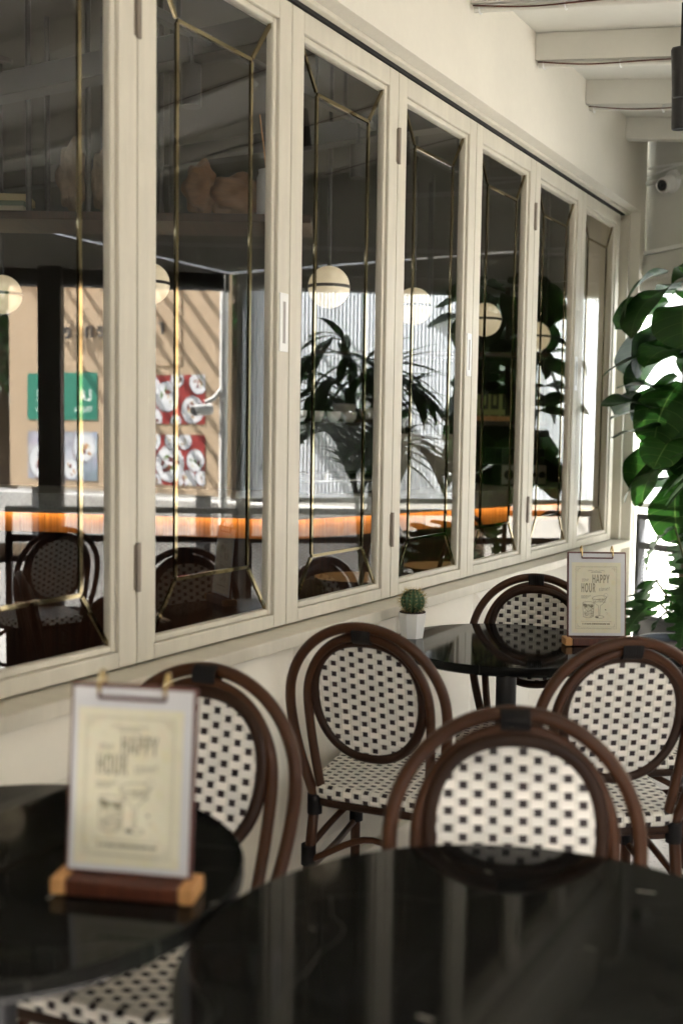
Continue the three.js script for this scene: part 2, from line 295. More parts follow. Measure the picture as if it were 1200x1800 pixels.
// local +x -> D ; local +z -> (sin, cos) of the turn
const ZS = Math.sign(Math.sin(Math.atan2(-D.z, D.x)) * O.x + Math.cos(Math.atan2(-D.z, D.x)) * O.z); // +1 if local z points to the street
{
  const beam = alongB('eave_beam', 'pale grey beam over the translucent screens at the terrace edge', 'beam');
  part('beam', rbx(-0.06, 2.14, -0.03, bMax, 2.26, 0.03, 0.004), M.greyPanel, beam);
  const ip = new THREE.Shape(); ip.moveTo(-0.32, 2.2605); ip.lineTo(bMax, 2.2605); ip.lineTo(bMax, roofY(SMAX) + 0.03); ip.lineTo(-0.32, roofY(0.1 - 0.32 * D.z) + 0.03);
  part('infill_panel', uvm(new THREE.ExtrudeGeometry(ip, { depth: 0.02, bevelEnabled: false }).translate(0, 0, -0.01)), M.greyPanel, beam);
  part('cable_tray', rbx(0.02, 2.265, -ZS * 0.03 - 0.008, 2.6, 2.285, -ZS * 0.03 + 0.008, 0.003), M.whitePlastic, beam);
  for (const [y0, y1] of [[2.66, 2.7], [2.7, 2.66]]) part('cable', tube([[0.02, y0, -ZS * 0.018], [0.3, (y0 + y1) / 2 - 0.01, -ZS * 0.018], [0.8, y1 - 0.06, -ZS * 0.018]], 0.006), M.white, beam);
  part('conduit', rod([0.01, 2.625, -ZS * 0.024], [1.2, 2.54, -ZS * 0.024], 0.012), M.white, beam);
  const roll = alongB('roller_blind', 'rolled up pale blind under the eave beam above the screens', 'blind');
  part('roll', new THREE.CylinderGeometry(0.042, 0.042, 1.78, 20).rotateZ(Math.PI / 2).translate(0.96, 2.094, -ZS * 0.05), M.cord, roll);
  for (const x of [0.05, 1.87]) part('bracket', rbx(x - 0.012, 2.06, -0.06, x + 0.008, 2.139, 0.03, 0.003), M.greyPanel, roll);
  const roll2 = alongB('roller_blind', 'dark rolled blind under the eave beam beside the notice board', 'blind');
  part('roll', new THREE.CylinderGeometry(0.045, 0.045, 2.1, 20).rotateZ(Math.PI / 2).translate(3.02, 2.092, -ZS * 0.04), M.railMetal, roll2);
  for (const x of [1.955, 4.08]) part('bracket', rbx(x - 0.01, 2.05, -0.05, x + 0.01, 2.139, 0.03, 0.003), M.greyPanel, roll2);
  // corrugated screens
  for (let k = 0; k < 3; k++) {
    const x0 = 0.02 + k * 0.622, n = 256, pos = [], idx = [];
    for (let i = 0; i <= n; i++) { const x = 0.616 * i / n; for (const y of [1.0, 2.1]) pos.push(x, y, 0.005 * Math.sin(x / 0.0193 * 2 * Math.PI)); if (i < n) { const a = i * 2; idx.push(a, a + 2, a + 1, a + 1, a + 2, a + 3); } }
    const g = new THREE.BufferGeometry(); g.setAttribute('position', new THREE.Float32BufferAttribute(pos, 3)); g.setIndex(idx); g.computeVertexNormals();
    const o = alongB('corrugated_screen', ['translucent white corrugated screen next to the wall end', 'middle translucent white corrugated screen behind the plants', 'translucent white corrugated screen farthest from the wall, behind the palm'][k], 'screen', 'corrugated screens at the terrace edge');
    const s = part('sheet', g, M.screen, o); s.position.set(x0, 0, ZS * 0.02);
    part('rail', rbx(x0 + 0.001, 0.985, -0.015, x0 + 0.615, 1.012, 0.013, 0.002), M.white, o);
  }
  { const o = alongB('corner_wall', 'pale wall at the outer terrace corner beyond the notice board', 'wall'); part('panel', bx(3.5, 0.96, -0.06, 4.17, 2.045, 0.06), M.plaster, o); }
  // railing
  for (let k = 0; k < 3; k++) {
    const x0 = [0.02, 1.89, 3.1][k], x1 = [1.85, 3.06, 4.22][k];
    const o = alongB('railing', ['black railing with mesh infill below the corrugated screens', 'black railing with mesh infill in front of the notice board', 'black railing with mesh infill at the outer terrace corner'][k], 'railing', 'black mesh railings');
    part('top_rail', rbx(x0, 0.925, -0.022, x1, 0.955, 0.022, 0.004), M.railMetal, o);
    part('rail', rbx(x0, 0.775, -0.018, x1, 0.81, 0.018, 0.004), M.railMetal, o);
    part('rail', rbx(x0, 0.41, -0.018, x1, 0.44, 0.018, 0.004), M.railMetal, o);
    part('kickboard', rbx(x0, 0.0, -0.012, x1, 0.409, 0.012, 0.003), M.railMetal, o);
    for (const x of [x0, x1 - 0.03]) part('post', rbx(x, 0.0, -0.0225, x + 0.03, 0.93, 0.0225, 0.003), M.railMetal, o);
    const gs = [], cw = 0.034, ch = 0.017, y0 = 0.441, y1 = 0.774;
    for (let x = x0 + 0.03; x < x1 - 0.03 - cw / 2; x += cw) for (let y = y0; y < y1 - ch / 2; y += ch) for (const s of [0, 1]) {
      const a = [x, y + ch / 2 * 0], lw = 0.0022;
      const p = s ? [[x, y + ch / 2], [x + cw / 2, y + ch]] : [[x, y + ch / 2], [x + cw / 2, y]], q = s ? [[x + cw / 2, y], [x + cw, y + ch / 2]] : [[x + cw / 2, y + ch], [x + cw, y + ch / 2]];
      for (const [u, v] of [p, q]) { const pg = new THREE.PlaneGeometry(Math.hypot(v[0] - u[0], v[1] - u[1]), lw * 1.4).rotateX(0.5).rotateZ(Math.atan2(v[1] - u[1], v[0] - u[0])).translate((u[0] + v[0]) / 2, (u[1] + v[1]) / 2, 0); gs.push(pg); }
    }
    const mm = part('mesh_infill', mergeGeometries(gs), M.railMetal, o); mm.userData.kind = 'stuff';
  }
  for (const [b, i] of [[1.87, 0], [4.2, 1]]) { const p = alongB('roof_post', ['slim grey roof post at the end of the corrugated screens', 'slim grey roof post at the outer terrace corner'][i], 'post'); part('shaft', rbx(b - 0.018, 0, ZS * 0.03, b + 0.018, 2.139, ZS * 0.03 + ZS * 0.036 > 0 ? ZS * 0.066 : ZS * 0.066, 0.003), M.greyPanel, p); part('foot_plate', rbx(b - 0.04, 0, ZS * 0.048 - 0.035, b + 0.04, 0.008, ZS * 0.048 + 0.035, 0.002), M.railMetal, p); }
  { const p = alongB('roof_post', 'dark square roof post in front of the notice board', 'post'); part('shaft', rbx(2.76, 0, -ZS * 0.09 - 0.055, 2.87, 2.139, -ZS * 0.09 + 0.055, 0.004), M.railMetal, p); part('foot_plate', rbx(2.735, 0, -ZS * 0.09 - 0.08, 2.895, 0.008, -ZS * 0.09 + 0.08, 0.002), M.railMetal, p); }
  for (const [t, l] of [[0.4, 'grey roof post at the street edge nearest the camera'], [-2.9, 'grey roof post at the back street corner']]) { const p = thing('roof_post', l, 'post', [t, 0, SMAX - 0.06]); part('shaft', rbx(-0.03, 0, -0.03, 0.03, roofY(SMAX - 0.06) - 0.002, 0.03), M.greyPanel, p); }
}
// ---------------------------------------------------------------- chairs
function makeChair(label) {
  const c = thing('bistro_chair', label, 'chair', [0, 0, 0], 0, 'woven bistro chairs');
  const zb = y => -0.175 - 0.09 * (y - 0.44) / 0.46;            // slope of the back
  const hp = [];                                               // outer hoop, seat corner over the top to seat corner
  for (let i = 0; i <= 6; i++) { const y = 0.43 + (0.685 - 0.43) * i / 6; hp.push([-0.155 - 0.047 * Math.sin(i / 6 * Math.PI / 2), y]); }
  for (let i = 1; i < 14; i++) { const a = Math.PI - Math.PI * i / 14; hp.push([0.202 * Math.cos(a), 0.685 + 0.202 * Math.sin(a)]); }
  for (let i = 6; i >= 0; i--) { const y = 0.43 + (0.685 - 0.43) * i / 6; hp.push([0.155 + 0.047 * Math.sin(i / 6 * Math.PI / 2), y]); }
  part('back_hoop', tube(hp.map(([x, y]) => [x, y, zb(y) - 0.006]), 0.0128, false, 90, 12), M.cane, c);
  const ih = [];
  for (let i = 0; i <= 5; i++) { const y = 0.44 + (0.69 - 0.44) * i / 5; ih.push([-0.138 - 0.020 * Math.sin(i / 5 * Math.PI / 2), y]); }
  for (let i = 1; i < 14; i++) { const a = Math.PI - Math.PI * i / 14; ih.push([0.158 * Math.cos(a), 0.69 + 0.173 * Math.sin(a)]); }
  for (let i = 5; i >= 0; i--) { const y = 0.44 + (0.69 - 0.44) * i / 5; ih.push([0.138 + 0.020 * Math.sin(i / 5 * Math.PI / 2), y]); }
  part('inner_hoop', tube(ih.map(([x, y]) => [x, y, zb(y) + 0.002]), 0.0115, false, 80, 12), M.cane, c);
  const egg = (k, n = 44) => { const o = []; for (let i = 0; i < n; i++) { const a = 2 * Math.PI * i / n, w = k * 0.1385 * (1 + 0.05 * Math.sin(a)); o.push([w * Math.sign(Math.cos(a)) * Math.pow(Math.abs(Math.cos(a)), 0.88), 0.7 + k * 0.148 * Math.sign(Math.sin(a)) * Math.pow(Math.abs(Math.sin(a)), 0.92)]); } return o; };
  part('oval_ring', tube(egg(1).map(([x, y]) => [x, y, zb(y) + 0.008]), 0.0125, true, 90, 12), M.caneDark, c);
  const sh = new THREE.Shape(egg(0.97, 60).map(([x, y]) => new THREE.Vector2(x, y - 0.7)));
  const pg = new THREE.ExtrudeGeometry(sh, { depth: 0.007, bevelEnabled: false });
  pg.rotateX(-Math.atan(0.09 / 0.46)); pg.translate(0, 0.7, zb(0.7) + 0.005);
  part('woven_back', pg, M.weave, c);
  const zt = zb(0.875);
  const bind = mergeGeometries([0, 1, 2, 3, 4, 5, 6, 7].map(i => new THREE.TorusGeometry(0.0222, 0.0036, 8, 20).scale(0.75, 1, 1).rotateY(Math.PI / 2).rotateX(0).translate(-0.021 + i * 0.006, 0.8715, zt - 0.002)));
  part('top_binding', bind, M.binding, c);
  // seat
  const ss = new THREE.Shape(); const fw = 0.2, bw = 0.165, zf = 0.195, zr = -0.185, r = 0.06;
  ss.moveTo(-bw + r, zr); ss.lineTo(bw - r, zr); ss.quadraticCurveTo(bw, zr, bw + 0.006, zr + r); ss.lineTo(fw, zf - r); ss.quadraticCurveTo(fw, zf, fw - r, zf); ss.lineTo(-fw + r, zf); ss.quadraticCurveTo(-fw, zf, -fw, zf - r); ss.lineTo(-bw - 0.006, zr + r); ss.quadraticCurveTo(-bw, zr, -bw + r, zr);
  const sg = new THREE.ExtrudeGeometry(ss, { depth: 0.012, bevelEnabled: true, bevelThickness: 0.012, bevelSize: 0.012, bevelSegments: 4, curveSegments: 10 }).rotateX(Math.PI / 2).translate(0, 0.455, 0);
  part('woven_seat', toCreasedNormals(sg, 0.6), M.weave, c);
  const ring = []; for (const p of ss.getPoints(8)) ring.push([p.x * 0.985, 0.424, p.y * 0.985]); ring.pop();
  part('seat_frame', tube(ring, 0.0135, true, 90, 10), M.caneDark, c);
  for (const s of [-1, 1]) {
    part('leg', tube([[s * 0.185, 0.42, 0.165], [s * 0.19, 0.2, 0.18], [s * 0.195, 0, 0.19]], 0.0135, false, 10, 12), M.cane, c);
    part('leg', tube([[s * 0.155, 0.425, -0.178], [s * 0.168, 0.2, -0.2], [s * 0.18, 0, -0.235]], 0.0135, false, 10, 12), M.cane, c);
    part('stretcher', tube([[s * 0.168, 0.3, -0.185], [s * 0.13, 0.36, -0.08], [s * 0.09, 0.405, 0.02]], 0.0085, false, 14, 8), M.cane, c);
    part('stretcher', tube([[s * 0.188, 0.28, 0.17], [s * 0.12, 0.37, 0.1], [s * 0.07, 0.41, 0.04]], 0.0085, false, 14, 8), M.cane, c);
    part('stretcher', tube([[s * 0.164, 0.25, -0.195], [s * 0.178, 0.24, 0], [s * 0.19, 0.25, 0.178]], 0.009, false, 12, 8), M.cane, c);
    for (const [x, y, z] of [[0.155, 0.415, -0.18], [0.166, 0.285, -0.19], [0.186, 0.275, 0.174]]) part('binding', cyl(0.019, 0.019, 0.05, s * x, y - 0.025, z, 14), M.binding, c);
  }
  part('stretcher', tube([[-0.164, 0.27, -0.192], [0, 0.34, -0.17], [0.164, 0.27, -0.192]], 0.0085, false, 14, 8), M.cane, c);
  return c;
}
// [top x, top z, facing x, facing z, label]
const chairs = [
  [2.205, 0.372, 0.96, -0.12, 'woven chair against the wall beside the small cactus, seen from behind'],
  [1.638, 0.348, -1, 0.15, 'woven chair half hidden by the nearest menu board, its seat under the left table'],
  [1.652, 0.966, -0.85, 0.45, 'woven chair right behind the nearest black table'],
  [2.395, 0.953, 0.8, -0.62, 'woven chair at the right edge with its whole back and seat in view'],
  [3.32, 0.392, -0.9, 0.3, 'woven chair behind the table with the cactus, facing the camera'],
  [3.265, 1.0, -0.55, -0.83, 'woven chair cut off by the right edge of the picture, only hoop in view'],
  [3.62, 2.0, 0.3, 0.9, 'woven chair near the outer railing, seen mirrored in the windows'],
  [3.05, 2.75, 0.9, 0.25, 'woven chair at the outer table, beside the street railing'],
];
let chair0;
for (const [x, z, fx, fz, l] of chairs) {
  const n = Math.hypot(fx, fz), turn = Math.atan2(fx / n, fz / n), pos = [x + fx / n * 0.262, 0, z + fz / n * 0.262];
  if (!chair0) { chair0 = makeChair(l); chair0.position.set(...pos); chair0.rotation.y = turn; } else copy(chair0, l, pos, turn);
}
// ---------------------------------------------------------------- tables
function table(x, z, r, label, rot) {
  const t = thing('round_table', label, 'table', [x, 0, z], rot, 'round black stone tables');
  const top = lathe([[0.0001, 0.714], [r - 0.004, 0.714], [r, 0.718], [r, 0.736], [r - 0.001, 0.7385], [r - 0.0035, 0.74], [0.0001, 0.74]], 96);
  const p = top.attributes.position, uv = top.attributes.uv; for (let i = 0; i < p.count; i++) uv.setXY(i, 0.5 + p.getX(i), 0.5 + p.getZ(i));
  part('table_top', toCreasedNormals(top, 0.5), M.stone, t);
  part('mounting_plate', cyl(0.09, 0.09, 0.012, 0, 0.7015, 0, 24), M.blackMetal, t);
  part('column', cyl(0.03, 0.03, 0.68, 0, 0.022, 0, 24), M.blackMetal, t);
  part('foot', lathe([[0.0001, 0], [0.2, 0], [0.2, 0.008], [0.17, 0.014], [0.05, 0.022], [0.0001, 0.022]], 48), M.blackMetal, t);
  return t;
}
table(1.115, 1.186, 0.388, 'large empty black stone table filling the bottom foreground', 0.4);
table(1.02, 0.452, 0.345, 'black stone table at the left under the nearest menu board', 2.1);
table(2.93, 0.45, 0.335, 'black stone table by the wall carrying the cactus and the far menu board', 4.2);
table(3.75, 2.62, 0.34, 'black stone table near the outer railing', 1.2);

// ---------------------------------------------------------------- menu boards
const menuTex = canvas(640, 900, (g, w, h) => {
  g.fillStyle = '#dbd6c0'; g.fillRect(0, 0, w, h);
  for (let i = 0; i < 500; i++) { g.fillStyle = `rgba(${190 + rnd() * 40},${180 + rnd() * 40},${140 + rnd() * 40},0.08)`; g.beginPath(); g.arc(rnd() * w, rnd() * h, 2 + rnd() * 30, 0, 7); g.fill(); }
  const ink = 'rgba(92,86,68,0.62)'; g.strokeStyle = 'rgba(110,102,78,0.6)'; g.lineWidth = 3; g.strokeRect(52, 52, w - 104, h - 104); g.lineWidth = 1.5; g.strokeRect(64, 64, w - 128, h - 128);
  for (const [x, y, a] of [[90, 90, 0], [w - 90, 90, 1.57], [w - 90, h - 90, 3.14], [90, h - 90, 4.71]]) { g.save(); g.translate(x, y); g.rotate(a); g.lineWidth = 3; g.beginPath(); g.arc(4, 4, 20, 3.14, 4.71); g.moveTo(-12, 30); g.quadraticCurveTo(-12, -12, 30, -12); g.stroke(); g.restore(); }
  g.strokeStyle = ink; g.fillStyle = ink; g.lineWidth = 4; g.beginPath(); g.moveTo(210, 110); g.bezierCurveTo(260, 84, 290, 130, 320, 104); g.bezierCurveTo(350, 130, 380, 84, 430, 110); g.stroke(); g.fillRect(250, 122, 140, 6);
  const word = (s, x, y, hh, ww, font) => { g.save(); g.translate(x, y); g.font = font; const m = g.measureText(s).width; g.scale(ww / m, hh / 72); g.fillText(s, 0, 0); g.restore(); };
  word('HAPPY', 262, 262, 108, 230, 'bold 100px sans-serif'); word('HOUR', 120, 382, 118, 190, 'bold 100px sans-serif');
  g.font = 'italic 52px serif'; g.save(); g.translate(128, 250); g.rotate(-0.16); g.fillText('The', 0, 0); g.restore();
  g.save(); g.translate(350, 366); g.rotate(-0.1); g.font = 'italic 58px serif'; g.fillText('time!', 0, 0); g.restore();
  g.fillStyle = 'rgba(92,84,62,0.55)'; for (let k = 0; k < 3; k++) g.fillRect(122, 424 + k * 14, 130 - k * 22, 6);
  // tumbler
  g.strokeStyle = ink; g.lineWidth = 5; g.beginPath(); g.ellipse(218, 520, 74, 18, 0, 0, 7); g.stroke(); g.beginPath(); g.moveTo(144, 520); g.lineTo(152, 690); g.quadraticCurveTo(218, 726, 284, 690); g.lineTo(292, 520); g.stroke();
  for (let i = 0; i < 190; i++) { g.strokeStyle = `rgba(80,74,54,${0.25 + rnd() * 0.4})`; g.lineWidth = 1 + rnd() * 2.5; const x = 156 + rnd() * 124, y = 540 + rnd() * 156, a = rr(-0.6, 0.6); g.beginPath(); g.moveTo(x, y); g.lineTo(Math.min(286, x + Math.cos(a) * 26), y + Math.sin(a) * 22); g.stroke(); }
  g.fillStyle = 'rgba(80,74,54,0.6)'; g.beginPath(); g.ellipse(176, 548, 30, 20, 0.4, 0, 7); g.fill(); g.beginPath(); g.ellipse(262, 560, 22, 16, -0.4, 0, 7); g.fill();
  // coupe glass
  g.strokeStyle = ink; g.lineWidth = 5; g.beginPath(); g.ellipse(362, 450, 92, 26, -0.08, 0, 7); g.stroke(); g.beginPath(); g.moveTo(270, 456); g.bezierCurveTo(290, 540, 340, 540, 350, 556); g.lineTo(356, 680); g.moveTo(454, 444); g.bezierCurveTo(430, 530, 386, 540, 374, 556); g.lineTo(368, 680); g.stroke();
  g.beginPath(); g.ellipse(364, 696, 58, 17, 0, 0, 7); g.stroke(); g.fillStyle = 'rgba(60,54,40,0.75)'; g.beginPath(); g.ellipse(334, 698, 22, 9, 0, 0, 7); g.fill();
  for (let i = 0; i < 90; i++) { g.strokeStyle = `rgba(80,74,54,${0.2 + rnd() * 0.35})`; g.lineWidth = 1 + rnd() * 2; const x = 290 + rnd() * 140, y = 462 + rnd() * 50; g.beginPath(); g.moveTo(x, y); g.lineTo(x + 22, y + rr(-8, 8)); g.stroke(); }
  g.strokeStyle = ink; g.beginPath(); g.ellipse(446, 424, 26, 30, 0.5, 0, 7); g.stroke(); g.fillStyle = 'rgba(70,62,40,0.85)'; g.beginPath(); g.arc(444, 604, 8, 0, 7); g.fill(); g.strokeStyle = 'rgba(120,110,80,0.5)'; g.beginPath(); g.arc(458, 648, 12, 0, 7); g.stroke();
  g.fillStyle = 'rgba(92,84,62,0.5)'; g.fillRect(120, 752, 400, 3); g.fillRect(120, 836, 400, 3); g.fillRect(120, 814, 400, 2);
  g.fillStyle = 'rgba(84,76,54,0.75)'; let x = 142; while (x < 490) { const l = 6 + rnd() * 12; g.fillRect(x, 776, l, 18); x += l + 3 + (rnd() < 0.2 ? 6 : 0); }
});
M.menuPaper = std({ map: menuTex, roughness: 0.7 });
M.boardFace = std({ color: lin(0.62, 0.62, 0.64), roughness: 0.35 });
M.boardEdge = std({ color: lin(0.11, 0.035, 0.03), roughness: 0.4 });
function menuBoard(pos, turn, label) {
  const o = thing('menu_stand', label, 'menu', pos, turn, 'menu boards on the tables');
  const W = 0.172, H = 0.255, tilt = -0.10;
  part('wooden_base', rbx(-0.075, 0.001, -0.026, 0.075, 0.023, 0.026, 0.003), M.brownWood, o);
  for (const s of [-1, 1]) part('end_block', rbx(s < 0 ? -0.096 : 0.0755, 0.001, -0.026, s < 0 ? -0.0755 : 0.096, 0.023, 0.026, 0.003), M.lightWood, o);
  const tl = g => g.rotateX(tilt).translate(0, 0.015, -0.002);
  const b = part('clipboard', tl(rbx(-W / 2, 0.008, -0.0045, W / 2, H, 0.003, 0.003)), M.boardEdge, o);
  part('face_sheet', tl(rbx(-W / 2 + 0.0045, 0.012, 0.0031, W / 2 - 0.0045, H - 0.005, 0.0042, 0.0005)), M.boardFace, b);
  const pp = new THREE.PlaneGeometry(0.143, 0.204).translate(-0.002, 0.122, 0.0052); part('menu_paper', tl(pp), M.menuPaper, b);
  part('clip_bar', tl(mergeGeometries([rod([-0.045, H - 0.018, 0.009], [0.045, H - 0.018, 0.009], 0.0022, 8), rod([-0.045, H - 0.018, 0.009], [-0.045, H, 0.006], 0.002, 8), rod([0.045, H - 0.018, 0.009], [0.045, H, 0.006], 0.002, 8)])), M.boardEdge, b);
  for (const x of [-0.045, 0.045]) part('brass_hook', tl(tube([[x, H - 0.012, 0.0095], [x, H + 0.004, 0.009], [x, H + 0.016, 0.001], [x, H + 0.012, -0.008], [x, H - 0.004, -0.0095]], 0.0022, false, 18, 8)), M.brass, b);
  return o;
}
menuBoard([1.045, 0.7405, 0.672], R(-60 - 9), 'menu board in the left foreground on the nearest wall-side table');
menuBoard([3.055, 0.7405, 0.675], R(-60 + 2), 'menu board on the far table, in front of the leafy plants');

// cactus
{
  const o = thing('potted_cactus', 'small round cactus in a white faceted pot on the far table', 'cactus', [2.858, 0.7405, 0.178]);
  const pot = new THREE.CylinderGeometry(0.043, 0.034, 0.075, 8).toNonIndexed(); pot.computeVertexNormals(); pot.translate(0, 0.0375, 0);
  part('pot', pot, M.whitePlastic, o); part('soil', cyl(0.039, 0.039, 0.002, 0, 0.0752, 0), M.soil, o);
  const ribs = 13, pos = [], idx = [], nu = 104, nv = 20;
  for (let j = 0; j <= nv; j++) for (let i = 0; i <= nu; i++) { const a = i / nu * 2 * Math.PI, p = (0.08 + 0.92 * j / nv) * Math.PI; const k = 1 + 0.09 * Math.cos(a * ribs), r = 0.033 * Math.sin(p) * k; pos.push(r * Math.cos(a), 0.108 - 0.036 * Math.cos(Math.PI - p) * -1 * -1 + 0, r * Math.sin(a)); }
  for (let j = 0; j < nv; j++) for (let i = 0; i < nu; i++) { const a = j * (nu + 1) + i, b = a + nu + 1; idx.push(a, a + 1, b, b, a + 1, b + 1); }
  const g = new THREE.BufferGeometry(); g.setAttribute('position', new THREE.Float32BufferAttribute(pos, 3)); g.setIndex(idx); g.computeVertexNormals();
  part('body', g, std({ color: lin(0.035, 0.085, 0.03), roughness: 0.6 }), o);
  const sp = []; for (let i = 0; i < ribs; i++) for (let j = 1; j < 11; j++) { const a = i / ribs * 2 * Math.PI, p = (0.1 + 0.085 * j) * Math.PI, r = 0.0358 * Math.sin(p), P = [r * Math.cos(a), 0.108 + 0.037 * Math.cos(p) * 1, r * Math.sin(a)]; for (let k = 0; k < 6; k++) { const q = [P[0] + Math.cos(a) * 0.008 * Math.sin(p) + rr(-1, 1) * 0.007, P[1] + 0.009 * Math.cos(p) + rr(-1, 1) * 0.007, P[2] + Math.sin(a) * 0.008 * Math.sin(p) + rr(-1, 1) * 0.007]; sp.push(rod(P, q, 0.0006, 3, 0.0002)); } }
  part('spines', mergeGeometries(sp), std({ color: lin(0.42, 0.33, 0.14), roughness: 0.7 }), o).userData.kind = 'stuff';
}
// ---------------------------------------------------------------- plants
function blade(len, wid, prof, { fold = 0.1, droop = 0.3, wave = 0.02, nu = 10, nv = 8, waves = 3, cut = 0, ph = 0 } = {}) {
  const pos = [], uv = [], idx = [];
  for (let i = 0; i <= nu; i++) { const u = i / nu; for (let j = 0; j <= nv; j++) {
    const v = j / nv * 2 - 1; let w = wid / 2 * prof(u);
    if (cut && Math.abs(v) > 0.45 && u > 0.12 && u < 0.92) w *= 1 - cut * (Math.sin(u * 38) > 0.35 ? Math.min(1, (Math.abs(v) - 0.45) * 2.2) : 0);
    const a = droop * u, z = len * (droop ? Math.sin(a) / droop : u), y = -len * (droop ? (1 - Math.cos(a)) / droop : 0);
    pos.push(v * w, y + fold * Math.abs(v) * w + wave * Math.sin(u * waves * 6.28 + ph + (v > 0 ? 1 : 0)) * v * v, z); uv.push(0.5 + v * 0.5, u);
  } }
  for (let i = 0; i < nu; i++) for (let j = 0; j < nv; j++) { const a = i * (nv + 1) + j, b = a + nv + 1; idx.push(a, b, a + 1, a + 1, b, b + 1); }
  const g = new THREE.BufferGeometry(); g.setAttribute('position', new THREE.Float32BufferAttribute(pos, 3)); g.setAttribute('uv', new THREE.Float32BufferAttribute(uv, 2)); g.setIndex(idx); g.computeVertexNormals(); return g;
}
function planter(o, r, h, mat = M.black) { part('pot', lathe([[0.0001, 0.0], [r * 0.78, 0.0], [r, h], [r - 0.015, h], [r - 0.03, h - 0.04], [0.0001, h - 0.04]], 40), mat, o); part('soil', cyl(r - 0.03, r - 0.03, 0.01, 0, h - 0.045, 0), M.soil, o); }
{
  const o = thing('fiddle_leaf_fig', 'tall fig with broad wavy leaves at the right edge by the bright screen', 'plant', [5.12, 0, 0.45]);
  planter(o, 0.2, 0.4);
  const prof = u => Math.pow(Math.sin(Math.PI * Math.min(1, 0.03 + 0.97 * Math.pow(u, 1.05))), 0.5) * (0.62 + 0.4 * u);
  const vars = [0, 1, 2, 3, 4].map(k => blade(0.27 + 0.025 * k, 0.25 + 0.014 * k, prof, { fold: 0.14, droop: 0.55 + 0.25 * k, wave: 0.011, waves: 1.7, ph: k, nu: 16, nv: 10 }));
  part('trunk', tube([[0, 0.35, 0], [0.01, 0.9, -0.01], [-0.02, 1.5, -0.02], [0, 2.08, 0]], 0.014, false, 30, 8), M.bark, o);
  for (let i = 0; i < 62; i++) {
    const y = 1.14 + 1.0 * (i / 61), a = i * 2.4 + rr(-0.3, 0.3), m = part('leaf', vars[i % 5], M.fic[Math.floor(rnd() * 3)], o);
    const rad = 0.03 + rr(0, 0.09); m.position.set(Math.sin(a) * rad, y, Math.cos(a) * rad); m.rotation.order = 'YXZ'; m.rotation.set(rr(-0.55, 0.75), a, rr(-0.35, 0.35)); m.scale.setScalar(rr(0.88, 1.12));
  }
}
{
  const o = thing('monstera', 'split-leaf plant below the fig, beside the far menu board', 'plant', [4.84, 0, 0.62]);
  planter(o, 0.17, 0.36);
  const prof = u => Math.pow(Math.sin(Math.PI * Math.pow(Math.min(1, u + 0.02), 0.62)), 0.6);
  const vars = [0, 1, 2].map(k => blade(0.27 + 0.03 * k, 0.25 + 0.02 * k, prof, { fold: 0.1, droop: 0.7 + 0.2 * k, wave: 0.008, nu: 40, nv: 12, cut: 0.75 }));
  for (let i = 0; i < 20; i++) {
    const a = i * 2.4, h = 0.55 + 0.42 * ((i * 7) % 20) / 20, rad = 0.06 + 0.2 * rnd() , P = [Math.sin(a) * rad, h, Math.cos(a) * rad];
    part('stalk', tube([[Math.sin(a) * 0.04, 0.31, Math.cos(a) * 0.04], [P[0] * 0.55, 0.31 + (h - 0.31) * 0.65, P[2] * 0.55], P], 0.005, false, 12, 6), M.stem, o);
    const m = part('leaf', vars[i % 3], M.mon[i % 2], o); m.position.set(...P); m.rotation.order = 'YXZ'; m.rotation.set(rr(0.1, 0.9), a + rr(-0.5, 0.5), rr(-0.4, 0.4)); m.scale.setScalar(rr(0.75, 1.0));
  }
}
function palm(pos, label, n, y0, len, sd) {
  const o = thing('potted_palm', label, 'plant', pos, sd, 'potted palms at the terrace edge'); planter(o, 0.18, 0.38, M.white);
  const lf = [0.26, 0.32, 0.38].map(l => blade(l, 0.05, u => Math.pow(Math.sin(Math.PI * Math.pow(u * 0.98 + 0.01, 0.6)), 0.8), { fold: 0.25, droop: 0.7, wave: 0, nu: 6, nv: 2 }));
  for (let i = 0; i < n; i++) {
    const a = i * 2.4 + rr(-0.25, 0.25), up = rr(0.0, 1), L = len * rr(0.75, 1.05), reach = L * (0.3 + 0.2 * (1 - up)), top = y0 + L * (0.35 + 0.65 * up) - 0.3;
    const pts = [[0, 0.34, 0], [Math.sin(a) * 0.05, y0 * 0.8, Math.cos(a) * 0.05], [Math.sin(a) * reach * 0.5, top, Math.cos(a) * reach * 0.5], [Math.sin(a) * reach, top - 0.12 * L, Math.cos(a) * reach]];
    const cv = new THREE.CatmullRomCurve3(pts.map(p => V(...p))); const gs = [];
    for (let k = 0; k < 16; k++) { const u = 0.4 + 0.59 * k / 15, p = cv.getPoint(u), t = cv.getTangent(u), s = k % 2 ? 1 : -1; const side = V(t.z, 0, -t.x).normalize().multiplyScalar(s); const dir = side.multiplyScalar(0.9).add(t.clone().multiplyScalar(0.75)).add(V(0, rr(-0.1, 0.25), 0)).normalize(); const m = new THREE.Matrix4().lookAt(dir, V(0, 0, 0), V(0, 1, 0)).setPosition(p); const g = lf[k < 3 || k > 12 ? 0 : 1 + k % 2].clone().applyMatrix4(m); gs.push(g); }
    const f = part('frond', mergeGeometries(gs), M.palm, o); part('stalk', new THREE.TubeGeometry(cv, 24, 0.005, 6), M.stem, f);
  }
}
palm([4.68, 0, 1.0], 'feathery palm in a white pot, mirrored in the middle windows', 14, 1.3, 0.9, 0.3);

